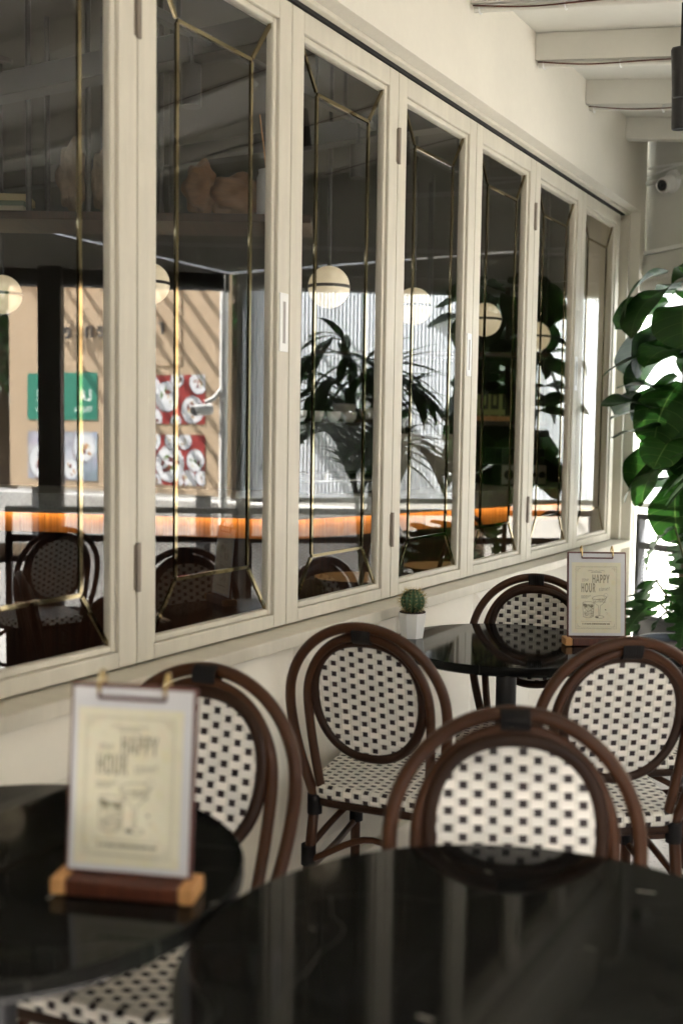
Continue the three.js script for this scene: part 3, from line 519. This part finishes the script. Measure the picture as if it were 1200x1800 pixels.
// small terrace fittings
function spot(name, pos, label, drop, tilt) {
  const o = thing(name, label, 'spotlight', pos, 0, 'black ceiling spotlights');
  part('base', rbx(-0.04, -0.025, -0.018, 0.04, 0, 0.018, 0.003), M.black, o); part('stem', cyl(0.006, 0.006, drop, 0, -0.025 - drop, 0, 10), M.black, o);
  const h = part('housing', lathe([[0.0001, -0.14], [0.026, -0.14], [0.03, -0.145], [0.034, -0.14], [0.034, 0.0], [0.03, 0.008], [0.0001, 0.008]], 28), M.black, o); h.position.y = -0.025 - drop; h.rotation.z = tilt;
  part('lens', cyl(0.025, 0.025, 0.002, 0, -0.139, 0), M.chrome, h);
}
spot('ceiling_spotlight', [3.61, roofY(0.725) - 0.001, 0.725], 'black spotlight at the top right corner under the terrace ceiling', 0.16, 0.25);
spot('ceiling_spotlight', [4.2, roofY(0.585) - 0.001, 0.585], 'black spotlight under the second rafter at the right edge', 0.12, 0.1);
{
  const o = thing('security_camera', 'white dome security camera on the grey panel above the fig', 'camera', bpt(0.2, 2.6, -0.012), Math.atan2(-O.x, -O.z));
  part('mount', new THREE.CylinderGeometry(0.05, 0.055, 0.022, 28).rotateX(Math.PI / 2).translate(0, 0, 0.011), M.whitePlastic, o);
  const h = part('housing', new THREE.CylinderGeometry(0.036, 0.04, 0.07, 28).rotateX(Math.PI / 2).translate(0, 0, 0.035), M.whitePlastic, o); h.position.set(0, -0.012, 0.02); h.rotation.set(0.3, 0.25, 0);
  part('lens_ring', new THREE.TorusGeometry(0.029, 0.0035, 8, 28).translate(0, 0, 0.0705), M.chrome, h); part('lens', new THREE.CylinderGeometry(0.026, 0.026, 0.004, 24).rotateX(Math.PI / 2).translate(0, 0, 0.0695), M.black, h);
  part('eye', new THREE.SphereGeometry(0.011, 16, 12).scale(1, 1, 0.5).translate(0, 0, 0.072), M.blackMetal, h);
  part('cable', tube([[0.03, 0.03, 0.006], [0.06, 0.05, 0.004], [0.11, -0.02, 0.002], [0.17, -0.09, 0.002]], 0.0035), M.cord, o);
}
// ---------------------------------------------------------------- across the terrace edge: notice board, wall, trees, house
const font = await new FontLoader().loadAsync('fonts/droid/droid_sans_regular.typeface.json');
{
  const o = thing('notice_board', 'tan notice board with food pictures and white lettering, mirrored in the left windows', 'notice board', [5.45, -0.16, 2.45], -Math.PI / 2);
  const tan = std({ color: lin(0.62, 0.47, 0.32), map: plasterCol, roughness: 0.7 });
  part('panel', rbx(0, 1.1, -0.1, 1.86, 2.62, 0, 0.004), tan, o);
  part('post', rbx(0.15, 0.0, -0.09, 0.22, 1.099, -0.02), M.railMetal, o); part('post', rbx(1.6, 0.0, -0.09, 1.67, 1.099, -0.02), M.railMetal, o);
  part('access_hatch', rbx(0.32, 1.92, 0.001, 0.86, 2.4, 0.006, 0.002), tan, o);
  M.letter = std({ color: lin(0.16, 0.16, 0.16), metalness: 0.6, roughness: 0.35 });
  let x = 0.44; for (const ch of 'reference') { const g = new TextGeometry(ch, { font, size: 0.098, depth: 0.02, curveSegments: 4 }); g.translate(x, 2.12, 0.012); part('letter', g, M.letter, o); x += 0.1; }
  const plate = (g, x, y, r, food) => { g.fillStyle = 'rgba(40,10,10,0.5)'; g.beginPath(); g.arc(x + 3, y + 4, r + 2, 0, 7); g.fill(); g.fillStyle = '#eef0f2'; g.beginPath(); g.arc(x, y, r, 0, 7); g.fill(); g.strokeStyle = '#6b7c92'; g.lineWidth = 2; g.beginPath(); g.arc(x, y, r * 0.92, 0, 7); g.stroke(); for (let i = 0; i < food; i++) { g.fillStyle = ['#8a3b22', '#c98d4a', '#5b7a35', '#d8c39a', '#6c2a2a'][Math.floor(rnd() * 5)]; g.beginPath(); g.ellipse(x + rr(-0.5, 0.5) * r, y + rr(-0.5, 0.5) * r, r * rr(0.08, 0.26), r * rr(0.06, 0.18), rnd() * 3, 0, 7); g.fill(); } };
  const poster = (x0, x1, y0, y1, draw) => part('poster', new THREE.PlaneGeometry(x1 - x0, y1 - y0).translate((x0 + x1) / 2, (y0 + y1) / 2 + 0.16, 0.004), std({ map: canvas(384, Math.round(384 * (y1 - y0) / (x1 - x0)), draw), roughness: 0.6 }), o);
  poster(0.13, 0.6, 1.39, 1.7, (g, w, h) => { g.fillStyle = '#a3302c'; g.fillRect(0, 0, w, h); for (const p of [[40, 40, 60, 9], [250, 110, 80, 6], [80, 180, 72, 8], [360, 60, 64, 8], [340, 230, 60, 9], [180, 20, 44, 5], [190, 240, 36, 5]]) plate(g, ...p); });
  poster(0.13, 0.6, 1.0, 1.32, (g, w, h) => { g.fillStyle = '#a3302c'; g.fillRect(0, 0, w, h); for (const p of [[60, 130, 58, 6], [230, 150, 96, 11], [130, 30, 46, 6], [220, 30, 44, 6], [350, 30, 60, 9], [110, 240, 60, 8], [20, 220, 40, 4], [330, 250, 46, 4]]) plate(g, ...p); });
  poster(1.03, 1.68, 1.0, 1.33, (g, w, h) => { g.fillStyle = '#7c8899'; g.fillRect(0, 0, w, h); for (let i = 0; i < 160; i++) { g.fillStyle = `rgba(${200 + rnd() * 50},${205 + rnd() * 50},${215 + rnd() * 40},0.16)`; g.beginPath(); g.arc(rnd() * w, rnd() * h, 8 + rnd() * 40, 0, 7); g.fill(); } for (const p of [[70, 60, 60, 8], [300, 120, 76, 9], [140, 150, 44, 5]]) plate(g, ...p); });
  poster(1.03, 1.68, 1.41, 1.73, (g, w, h) => { g.fillStyle = '#2f8a72'; g.fillRect(0, 0, w, h); g.fillStyle = '#eef2ea'; g.font = 'bold 62px sans-serif'; g.fillText('LA', 26, 112); g.fillText('E', 300, 112); g.font = 'bold 30px sans-serif'; g.fillText('The Ro', 26, 156); g.fillText('or', 306, 156); });
  const c = thing('slatted_canopy', 'slatted timber canopy above the notice board', 'canopy', [5.449, 2.46, 2.45], -Math.PI / 2);
  part('ledger', rbx(0, -0.02, 0.001, 1.9, 0.06, 0.04, 0.003), M.lightWood, c);
  for (let i = 0; i < 12; i++) part('slat', rbx(0.05 + i * 0.155, -0.02, 0.041, 0.07 + i * 0.155, 0.02, 0.75, 0.003), M.lightWood, c);
  single('low_wall', 'pale concrete low wall behind the notice board', 'wall', rbx(-0.12, -0.161, -2.2, 0.12, 0.86, 4.5, 0.01), M.concrete, [6.1, 0, 3.6]);
}
{ // camera pole
  const o = thing('camera_pole', 'white pole with a small camera outside the screens', 'pole', bpt(1.98, -0.161, 0.32));
  part('pole', cyl(0.022, 0.022, 2.45, 0, 0, 0, 16), M.white, o); part('arm', tube([[0, 1.75, 0], [-0.04, 1.68, 0.04], [-0.07, 1.66, 0.07]], 0.012, false, 12, 8), M.white, o);
  const h = part('camera_body', new THREE.CylinderGeometry(0.03, 0.03, 0.11, 18).rotateX(Math.PI / 2), M.whitePlastic, o); h.position.set(-0.07, 1.62, 0.09); h.rotation.set(0.3, -1.2, 0); part('lens', new THREE.CylinderGeometry(0.022, 0.022, 0.01, 18).rotateX(Math.PI / 2).translate(0, 0, 0.056), M.black, h);
}
const crownMat = [0.8, 1.1].map(k => leafM(palmTex, k));
function tree(pos, label, h, r, sd) {
  const o = thing('street_tree', label, 'tree', pos, sd, 'trees across the street');
  part('trunk', tube([[0, 0, 0], [0.05, h * 0.3, 0.03], [-0.04, h * 0.6, 0], [0.03, h * 0.9, 0.05]], 0.11, false, 16, 10), M.bark, o);
  for (let i = 0; i < 6; i++) { const a = i * 1.05 + sd; part('limb', tube([[0, h * 0.45 + i * 0.06 * h, 0], [Math.cos(a) * r * 0.4, h * 0.62 + i * 0.05 * h, Math.sin(a) * r * 0.4], [Math.cos(a) * r * 0.8, h * 0.7 + i * 0.05 * h, Math.sin(a) * r * 0.8]], 0.035, false, 10, 6), M.bark, o); }
  const base = [[0, 0, 0], [0.5, 0.16, 0], [1, 0, 0], [0.5, -0.16, 0]];
  for (const s of [0, 1]) {
    const pos2 = [], idx = [], uv = []; let q = 0;
    for (let k = 0; k < 34; k++) {
      const a = rnd() * 6.28, u = Math.cbrt(rnd()), e = rr(-0.5, 1), cx = Math.cos(a) * r * u * 0.95, cz = Math.sin(a) * r * u * 0.95, cy = h * 0.82 + e * r * 0.75 * Math.sqrt(1 - 0.6 * u * u), cr = r * rr(0.2, 0.36);
      for (let l = 0; l < 70; l++) {
        const dx = rr(-1, 1), dy = rr(-1, 1), dz = rr(-1, 1), n = Math.hypot(dx, dy, dz) || 1, rad = cr * (0.5 + 0.5 * rnd()); const m = new THREE.Matrix4().makeRotationFromEuler(new THREE.Euler(rnd() * 6, rnd() * 6, rnd() * 6)); const sc = rr(0.1, 0.17);
        for (const b of base) { const v = V(b[0] * sc, b[1] * sc * 1.6, 0).applyMatrix4(m); pos2.push(cx + dx / n * rad + v.x, cy + dy / n * rad + v.y, cz + dz / n * rad + v.z); uv.push(b[1] + 0.5, b[0]); }
        idx.push(q, q + 1, q + 2, q, q + 2, q + 3); q += 4;
      }
    }
    const g = new THREE.BufferGeometry(); g.setAttribute('position', new THREE.Float32BufferAttribute(pos2, 3)); g.setAttribute('uv', new THREE.Float32BufferAttribute(uv, 2)); g.setIndex(idx); g.computeVertexNormals(); part('crown', g, crownMat[s], o);
  }
}
tree([8.2, -0.16, 7.4], 'leafy tree beyond the notice board, mirrored at the left edge', 3.0, 1.4, 0.5);
tree([8.6, -0.16, 4.6], 'dark leafy tree behind the notice board', 3.4, 1.5, 2.2);
tree([8.4, -0.16, 2.0], 'leafy tree seen past the end of the screens', 3.2, 1.4, 4.0);
{
  const o = thing('house', 'pale plain house across the street behind the trees', 'building', [11, -0.16, 5]);
  part('wall', bx(0, 0, -9, 5, 5.5, 9), std({ color: lin(0.5, 0.48, 0.45), map: plasterCol, roughness: 0.8 }), o);
  part('roof', bx(-0.3, 5.501, -9.3, 5.3, 5.75, 9.3), M.concrete, o);
  for (let i = 0; i < 5; i++) for (const y of [0.9, 3.3]) { const w = part('window', bx(-0.05, y, -7.6 + i * 3.3, 0.02, y + 1.4, -6.4 + i * 3.3), M.white, o); part('pane', bx(-0.06, y + 0.08, -7.52 + i * 3.3, -0.051, y + 1.32, -6.48 + i * 3.3), M.blackMetal, w); }
}
// ---------------------------------------------------------------- inside the cafe
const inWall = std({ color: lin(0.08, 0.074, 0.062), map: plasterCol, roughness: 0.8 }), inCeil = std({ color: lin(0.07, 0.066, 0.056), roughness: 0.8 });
struct('interior_floor', bx(-3, -0.15, -5, 9, 0, -0.161), M.darkWood);
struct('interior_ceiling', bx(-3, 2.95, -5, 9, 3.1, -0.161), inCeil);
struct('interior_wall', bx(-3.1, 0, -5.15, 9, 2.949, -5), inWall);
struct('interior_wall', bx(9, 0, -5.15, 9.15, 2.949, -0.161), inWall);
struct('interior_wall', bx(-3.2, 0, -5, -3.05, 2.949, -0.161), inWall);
struct('interior_wall', bx(wallEnd + 0.001, -0.15, -0.30, 9.15, 3.1, -0.1625), M.greyPanel);
{
  // bar counter in two runs
  const B1 = V(4.2, 0, -1.14), B2 = V(6.9, 0, -0.42), B0 = V(3.42, 0, -3.3);
  const led = std({ color: lin(0.9, 0.6, 0.3), emissive: lin(1, 0.62, 0.2), emissiveIntensity: 0.2 });
  const run = (P, Q, label) => {
    const L = P.distanceTo(Q), th = Math.atan2(-(Q.z - P.z), Q.x - P.x), o = thing('bar_counter', label, 'counter', [P.x, 0, P.z], th, 'bar counter runs');
    part('stone_top', rbx(0, 0.958, -0.58, L, 1.04, 0.075, 0.004), M.slab, o);
    part('edge_lip', rbx(0, 0.944, 0.06, L, 0.9575, 0.0745, 0.002), M.slab, o);
    const nb = Math.round(L / 0.12); for (let i = 0; i < nb; i++) part('board', rbx(i * L / nb + 0.001, 0.845, -0.02, (i + 1) * L / nb - 0.001, 0.957, 0, 0.002), M.barWood, o);
    part('lower_panel', rbx(0.02, 0.06, -0.09, L - 0.02, 0.957, -0.05, 0.003), M.darkWood, o); part('plinth', bx(0.05, 0, -0.5, L - 0.05, 0.0595, -0.1), M.black, o);
    part('carcass', bx(0.02, 0.06, -0.56, L - 0.02, 0.957, -0.091), M.darkWood, o);
    part('light_strip', rbx(0.02, 0.9515, 0.02, L - 0.02, 0.9575, 0.032, 0.001), led, o);
    const l = new THREE.RectAreaLight(lin(1, 0.64, 0.22), 2.4, L - 0.04, 0.012); l.position.set(L / 2, 0.9505, 0.026); o.add(l);
    l.lookAt(o.localToWorld(V(L / 2, 0.86, 0.0))); return o;
  };
  scene.updateMatrixWorld(true);
  run(B1, B2, 'stone-topped wooden bar with a glowing orange strip behind the right windows');
  run(B0, B1, 'inner run of the glowing bar behind the left windows');
}
// globe lamps
M.globe = std({ color: lin(0.85, 0.78, 0.62), emissive: lin(1, 0.8, 0.48), emissiveIntensity: 0.022, roughness: 0.35 });
[[3.42, 1.935, -2.15, 'leftmost glowing globe lamp'], [3.448, 1.94, -1.337, 'glowing globe lamp half hidden behind the second window post'], [3.816, 1.936, -0.704, 'glowing globe lamp above the mirrored palm, with its black band in full view'], [4.53, 1.935, -0.675, 'pale glowing globe lamp right of the mirrored palm'], [5.19, 1.935, -0.6, 'glowing globe lamp in front of the dark mirrored fig'], [5.93, 1.91, -0.6, 'farthest glowing globe lamp, near the wall end']].forEach(([x, y, z, l]) => {
  const o = thing('globe_lamp', l, 'lamp', [x, y, z], 0, 'globe lamps over the bar');
  const g = new THREE.SphereGeometry(0.085, 40, 28); part('globe', g, M.globe, o);
  part('band', lathe([[0.084, -0.006], [0.0875, -0.006], [0.0875, 0.006], [0.084, 0.006]], 48), M.black, o);
  part('stem', cyl(0.008, 0.008, 2.949 - y - 0.083, 0, 0.083, 0, 10), M.black, o); part('ceiling_rose', cyl(0.05, 0.05, 0.02, 0, 2.949 - y - 0.021, 0, 24), M.black, o);
  const p = new THREE.PointLight(lin(1, 0.8, 0.5), 0.006); p.castShadow = true; p.shadow.radius = 4; o.add(p);
});
// hanging shelf over the bar, facing the room corner
function hang(pos, turn, label, L, d, ys, pipes) {
  const o = thing('hanging_shelf', label, 'shelf', pos, turn, 'black hanging shelves');
  for (const y of ys) part('plank', rbx(0, y - 0.03, -d, L, y, 0, 0.003), M.darkWood, o);
  for (const x of pipes) for (const z of [-0.02, -d + 0.02]) part('pipe', cyl(0.011, 0.011, 2.949 - ys[0] + 0.03, x, ys[0] - 0.03, z, 10), M.black, o);
  return o;
}
const sh1 = { p: [5.78, 0, -2.02], th: R(-59.7) };
hang(sh1.p, sh1.th, 'two-tier black shelf of glasses and cups above the bar', 1.5, 0.24, [1.437, 1.866], [0.03, 0.75, 1.47]);
const loc = (q, x, y, z) => { const v = V(x, 0, z).applyAxisAngle(V(0, 1, 0), q.th); return [q.p[0] + v.x, y, q.p[2] + v.z]; };
{
  const gg = new THREE.MeshPhysicalMaterial({ color: lin(0.95, 0.97, 0.95), transmission: 1, thickness: 0, roughness: 0.02, ior: 1.5 });
  const gl = lathe([[0.0001, 0.001], [0.028, 0.001], [0.036, 0.12], [0.035, 0.12], [0.0275, 0.006], [0.0001, 0.006]], 24);
  const pl = ['on the left', 'second from the left', 'third from the left', 'fourth from the left', 'fifth from the left', 'sixth from the left', 'seventh from the left', 'on the right'];
  for (let i = 0; i < 8; i++) single('drinking_glass', `clear tumbler on the upper bar shelf, ${pl[i]}`, 'glass', gl, gg, loc(sh1, 0.1 + i * 0.115, 1.866, -0.1 + (i % 2) * -0.04), 0, 'tumblers on the bar shelf');
  const cup = lathe([[0.0001, 0.001], [0.03, 0.001], [0.055, 0.035], [0.06, 0.075], [0.057, 0.075], [0.05, 0.035], [0.028, 0.008], [0.0001, 0.008]], 28);
  for (let i = 0; i < 3; i++) { const o = thing('coffee_cup', ['large white cup on the lower bar shelf, left end', 'white cup on the lower bar shelf beside the large one', 'small white cup at the middle of the lower bar shelf'][i], 'cup', loc(sh1, 0.22 + i * 0.15, 1.437, -0.1), 0.6, 'white cups on the bar shelf'); o.scale.setScalar([1.25, 0.95, 0.8][i]); part('bowl', cup, M.whitePlastic, o); part('handle', new THREE.TorusGeometry(0.022, 0.005, 8, 20).translate(0.066, 0.042, 0), M.whitePlastic, o); }
  const bookM = [[0.25, 0.3, 0.16], [0.5, 0.42, 0.22], [0.12, 0.16, 0.1], [0.55, 0.5, 0.36]].map(c => std({ color: lin(...c), roughness: 0.6 }));
  const pat = std({ map: canvas(256, 160, (g, w, h) => { g.fillStyle = '#8f9a5c'; g.fillRect(0, 0, w, h); g.fillStyle = '#20281a'; for (let y = 12; y < h; y += 24) for (let x = 6; x < w; x += 17) { g.lineWidth = 4; g.strokeStyle = '#20281a'; if (rnd() < 0.5) g.strokeRect(x, y, 9, 14); else { g.fillRect(x, y, 4, 16); g.fillRect(x, y + 6, 11, 3); } } }), roughness: 0.6 });
  single('patterned_box', 'greenish box with rows of dark marks on the lower bar shelf', 'box', rbx(0, 0.031, -0.08, 0.24, 0.17, 0.0, 0.003), pat, loc(sh1, 1.0, 1.437, -0.08), sh1.th);
  single('serving_tray', 'pale tray under the patterned box on the lower bar shelf', 'tray', rbx(-0.02, 0.0005, -0.12, 0.27, 0.03, 0.05, 0.004), M.lightWood, loc(sh1, 1.0, 1.437, -0.08), sh1.th);
  // on the counter
  const bar = { p: [4.2, 0, -1.14], th: Math.atan2(-0.72, 2.7) };
  const cm = thing('coffee_machine', 'dark coffee machine on the bar behind the mirrored palm', 'coffee machine', loc(bar, 0.3, 1.0405, -0.3), bar.th);
  part('body', rbx(-0.02, 0.1, -0.2, 0.62, 0.36, 0.12, 0.02, 3), M.blackMetal, cm); part('base', rbx(0, 0.0, -0.2, 0.6, 0.06, 0.16, 0.01), M.blackMetal, cm); part('back', rbx(0.01, 0.0605, -0.2, 0.59, 0.0995, -0.05, 0.004), M.blackMetal, cm); part('drip_tray', rbx(0.03, 0.0605, -0.02, 0.57, 0.07, 0.15, 0.003), M.chrome, cm);
  for (const x of [0.17, 0.42]) { const gh = part('group_head', cyl(0.032, 0.032, 0.04, x, 0.0605 + 0.0, 0.06), M.chrome, cm); gh.position.y = 0.0; part('handle', rod([x, 0.085, 0.08], [x + 0.02, 0.075, 0.2], 0.011), M.black, cm); }
  for (let i = 0; i < 4; i++) single('espresso_cup', `small glass cup on the coffee machine, ${['leftmost', 'second from left', 'second from right', 'rightmost'][i]}`, 'cup', cup.clone().scale(0.6, 0.75, 0.6), M.whitePlastic, (() => { const q = loc(bar, 0.38 + i * 0.12, 1.401, -0.34); return q; })(), 0, 'cups on the coffee machine');
  const bagM = std({ color: lin(0.42, 0.41, 0.38), roughness: 0.75, side: THREE.DoubleSide });
  for (const [x, l] of [[1.08, 'grey paper carrier bag on the bar beside the coffee machine'], [1.38, 'second grey paper carrier bag, farther along the bar']]) { const b = thing('paper_bag', l, 'bag', loc(bar, x, 1.0405, -0.28), bar.th + 0.2, 'paper bags on the bar'); const s = new THREE.Shape([[-0.11, 0], [0.11, 0], [0.115, 0.3], [-0.115, 0.3]].map(p => new THREE.Vector2(...p))); part('bag_body', new THREE.ExtrudeGeometry(s, { depth: 0.11, bevelEnabled: true, bevelSize: 0.004, bevelThickness: 0.004, bevelSegments: 1 }).translate(0, 0.0045, -0.055), bagM, b); for (const z of [-0.05, 0.05]) part('handle', tube([[-0.05, 0.29, z], [-0.045, 0.37, z], [0, 0.4, z], [0.045, 0.37, z], [0.05, 0.29, z]], 0.003, false, 20, 6), M.cord, b); }
  const am = thing('amplifier', 'silver amplifier with knobs at the far end of the bar', 'amplifier', loc(bar, 2.1, 1.0405, -0.25), bar.th - 0.4); part('case', rbx(-0.16, 0.006, -0.14, 0.16, 0.13, 0.1, 0.004), M.blackMetal, am); part('face_plate', rbx(-0.155, 0.012, 0.1005, 0.155, 0.126, 0.106, 0.002), std({ color: lin(0.5, 0.5, 0.5), metalness: 0.5, roughness: 0.4 }), am); for (const [x, r] of [[-0.11, 0.03], [-0.03, 0.014], [0.02, 0.014], [0.07, 0.014], [0.12, 0.02]]) part('knob', new THREE.CylinderGeometry(r, r, 0.016, 20).rotateX(Math.PI / 2).translate(x, 0.07, 0.114), M.black, am); part('foot', rbx(-0.15, 0, -0.12, 0.15, 0.0055, 0.09, 0.001), M.black, am);
  single('equipment_box', 'black box stacked on the silver amplifier', 'box', rbx(-0.15, 0.0005, -0.12, 0.15, 0.1, 0.09, 0.006), M.blackMetal, (() => { const q = loc(bar, 2.1, 1.1715, -0.25); return q; })(), bar.th - 0.4);
  // left hanging shelf
  const sh2 = { p: [2.76, 0, -1.76], th: R(-59.7) };
  hang(sh2.p, sh2.th, 'black pipe shelf with books and dried wood behind the left windows', 1.38, 0.3, [2.15], [0.33, 0.55, 0.82, 1.3]);
  [[0.2, 0, 'pale spine book at the bottom of the pile on the left hanging shelf', 0.028], [0.2, 0.0285, 'dark thin book in the middle of the pile on the left hanging shelf', 0.018], [0.21, 0.047, 'tan book on top of the pile on the left hanging shelf', 0.026]].forEach(([x, dy, l, h], i) => single('book', l, 'book', rbx(-0.1, 0.0005, -0.07, 0.1, h, 0.07, 0.002), bookM[[3, 2, 1][i]], loc(sh2, x, 2.15 + dy, -0.12), sh2.th + 0.04 * i, 'books on the left hanging shelf'));
  const wd = std({ color: lin(0.3, 0.22, 0.14), map: caneGrain, roughness: 0.85, bumpMap: paintBump, bumpScale: 0.01 });
  const chunk = (sx, sy, sz, sd) => { const g = new THREE.SphereGeometry(1, 40, 26), p = g.attributes.position; for (let i = 0; i < p.count; i++) { const v = V(p.getX(i), p.getY(i), p.getZ(i)); const k = 1 + 0.16 * Math.sin(v.x * 5 + sd) * Math.cos(v.y * 7 + sd) + 0.1 * Math.sin(v.z * 11 + sd * 2); p.setXYZ(i, v.x * k * sx, v.y * k * sy, v.z * k * sz); } g.computeVertexNormals(); const g2 = g; g2.computeBoundingBox(); g2.translate(0, -g2.boundingBox.min.y, 0); return g2; };
  [[0.46, 0.05, 0.13, 0.05, 'upright dried wood piece beside the books'], [0.58, 0.045, 0.12, 0.05, 'leaning dried wood piece behind the window line'], [0.95, 0.06, 0.1, 0.06, 'tall orange crusty loaf on the hanging shelf'], [1.08, 0.1, 0.08, 0.07, 'round orange crusty loaf on the hanging shelf']].forEach(([x, a, b, c, l], i) => single(i < 2 ? 'dried_wood' : 'bread_loaf', l, i < 2 ? 'driftwood' : 'bread', chunk(a, b, c, i * 3), i < 2 ? wd : std({ color: lin(0.26, 0.13, 0.055), roughness: 0.8, map: caneGrain }), loc(sh2, x, 2.1505, -0.14), sh2.th));
  const vs = thing('jar', 'white ceramic jar with dry stems on the hanging shelf', 'jar', loc(sh2, 1.22, 2.1505, -0.1)); part('body', lathe([[0.0001, 0], [0.045, 0], [0.05, 0.02], [0.05, 0.15], [0.042, 0.17], [0.045, 0.18], [0.041, 0.18], [0.0001, 0.17]], 28), M.whitePlastic, vs); for (const [a, h] of [[-0.1, 0.36], [0.12, 0.3], [0.03, 0.4]]) part('stem', rod([a * 0.2, 0.16, 0], [a, h, 0.02], 0.003, 6), M.lightWood, vs);
  // track lights
  const tr = thing('light_track', 'black ceiling light track with two spotlights inside the windows', 'spotlight', [0, 0, 0]); part('track', rbx(2.0, 2.5, -0.47, 4.6, 2.53, -0.44, 0.003), M.black, tr);
  for (const x of [2.1, 3.3, 4.5]) part('hanger', cyl(0.005, 0.005, 0.419, x, 2.53, -0.455, 8), M.black, tr);
  for (const x of [2.6, 3.6]) { const h = part('spotlight_head', mergeGeometries([cyl(0.03, 0.03, 0.12, 0, -0.2, 0, 20), cyl(0.007, 0.007, 0.08, 0, -0.08, 0, 8)]), M.black, tr); h.position.set(x, 2.5, -0.455); }
  for (const [x, l] of [[2.72, 'black ceiling beam behind the second window'], [3.75, 'black ceiling beam farther inside over the bar']]) { const o = thing('ceiling_beam', l, 'beam', [x, 0, 0], 0, 'black beams inside'); part('beam', rbx(-0.04, 2.48, -4.9, 0.04, 2.56, -0.18, 0.004), M.black, o); for (const z of [-0.6, -2.2, -4]) part('hanger', cyl(0.008, 0.008, 0.389, 0, 2.56, z, 8), M.black, o); }
  const dc = thing('display_counter', 'dark wooden display counter with loaves behind the leftmost window', 'counter', [2.0, 0, -1.5]); part('cabinet', rbx(-0.5, 0, -0.3, 0.5, 0.84, 0.3, 0.006), M.darkWood, dc); part('top', rbx(-0.52, 0.8405, -0.32, 0.52, 0.87, 0.32, 0.004), M.barWood, dc);
  [[-0.3, 'left loaf of bread on the display counter'], [0, 'middle loaf of bread on the display counter'], [0.3, 'right loaf of bread on the display counter']].forEach(([x, l], i) => single('bread_loaf', l, 'bread', chunk(0.13, 0.07, 0.09, i * 2 + 1), std({ color: lin(0.42, 0.19, 0.06), roughness: 0.8, map: caneGrain }), [2.0 + x, 0.8705, -1.42], i));
  // bar stools
  const st = thing('bar_stool', 'dark bar stool in front of the bar, nearest the window corner', 'stool', [4.75, 0, -0.62], 2.9, 'bar stools');
  part('seat', cyl(0.18, 0.18, 0.03, 0, 0.68, 0, 32), M.darkWood, st); for (let i = 0; i < 4; i++) { const a = 0.785 + i * 1.571; part('leg', rod([Math.cos(a) * 0.19, 0, Math.sin(a) * 0.19], [Math.cos(a) * 0.13, 0.68, Math.sin(a) * 0.13], 0.012), M.cane, st); } part('foot_ring', new THREE.TorusGeometry(0.172, 0.008, 8, 36).rotateX(Math.PI / 2).translate(0, 0.25, 0), M.brass, st);
  const hp = []; for (let i = 0; i <= 16; i++) { const a = Math.PI * i / 16; hp.push([0.17 * Math.cos(a), 0.7 + 0.26 * Math.sin(a), -0.13 - 0.05 * Math.sin(a)]); } part('back_hoop', tube(hp, 0.011, false, 40, 10), M.cane, st);
  copy(st, 'dark bar stool in the middle of the row at the bar', [5.35, 0, -0.42], 2.8); copy(st, 'dark bar stool at the far end of the row at the bar', [4.15, 0, -0.75], 3.1);
}
renderer.render(scene, camera);
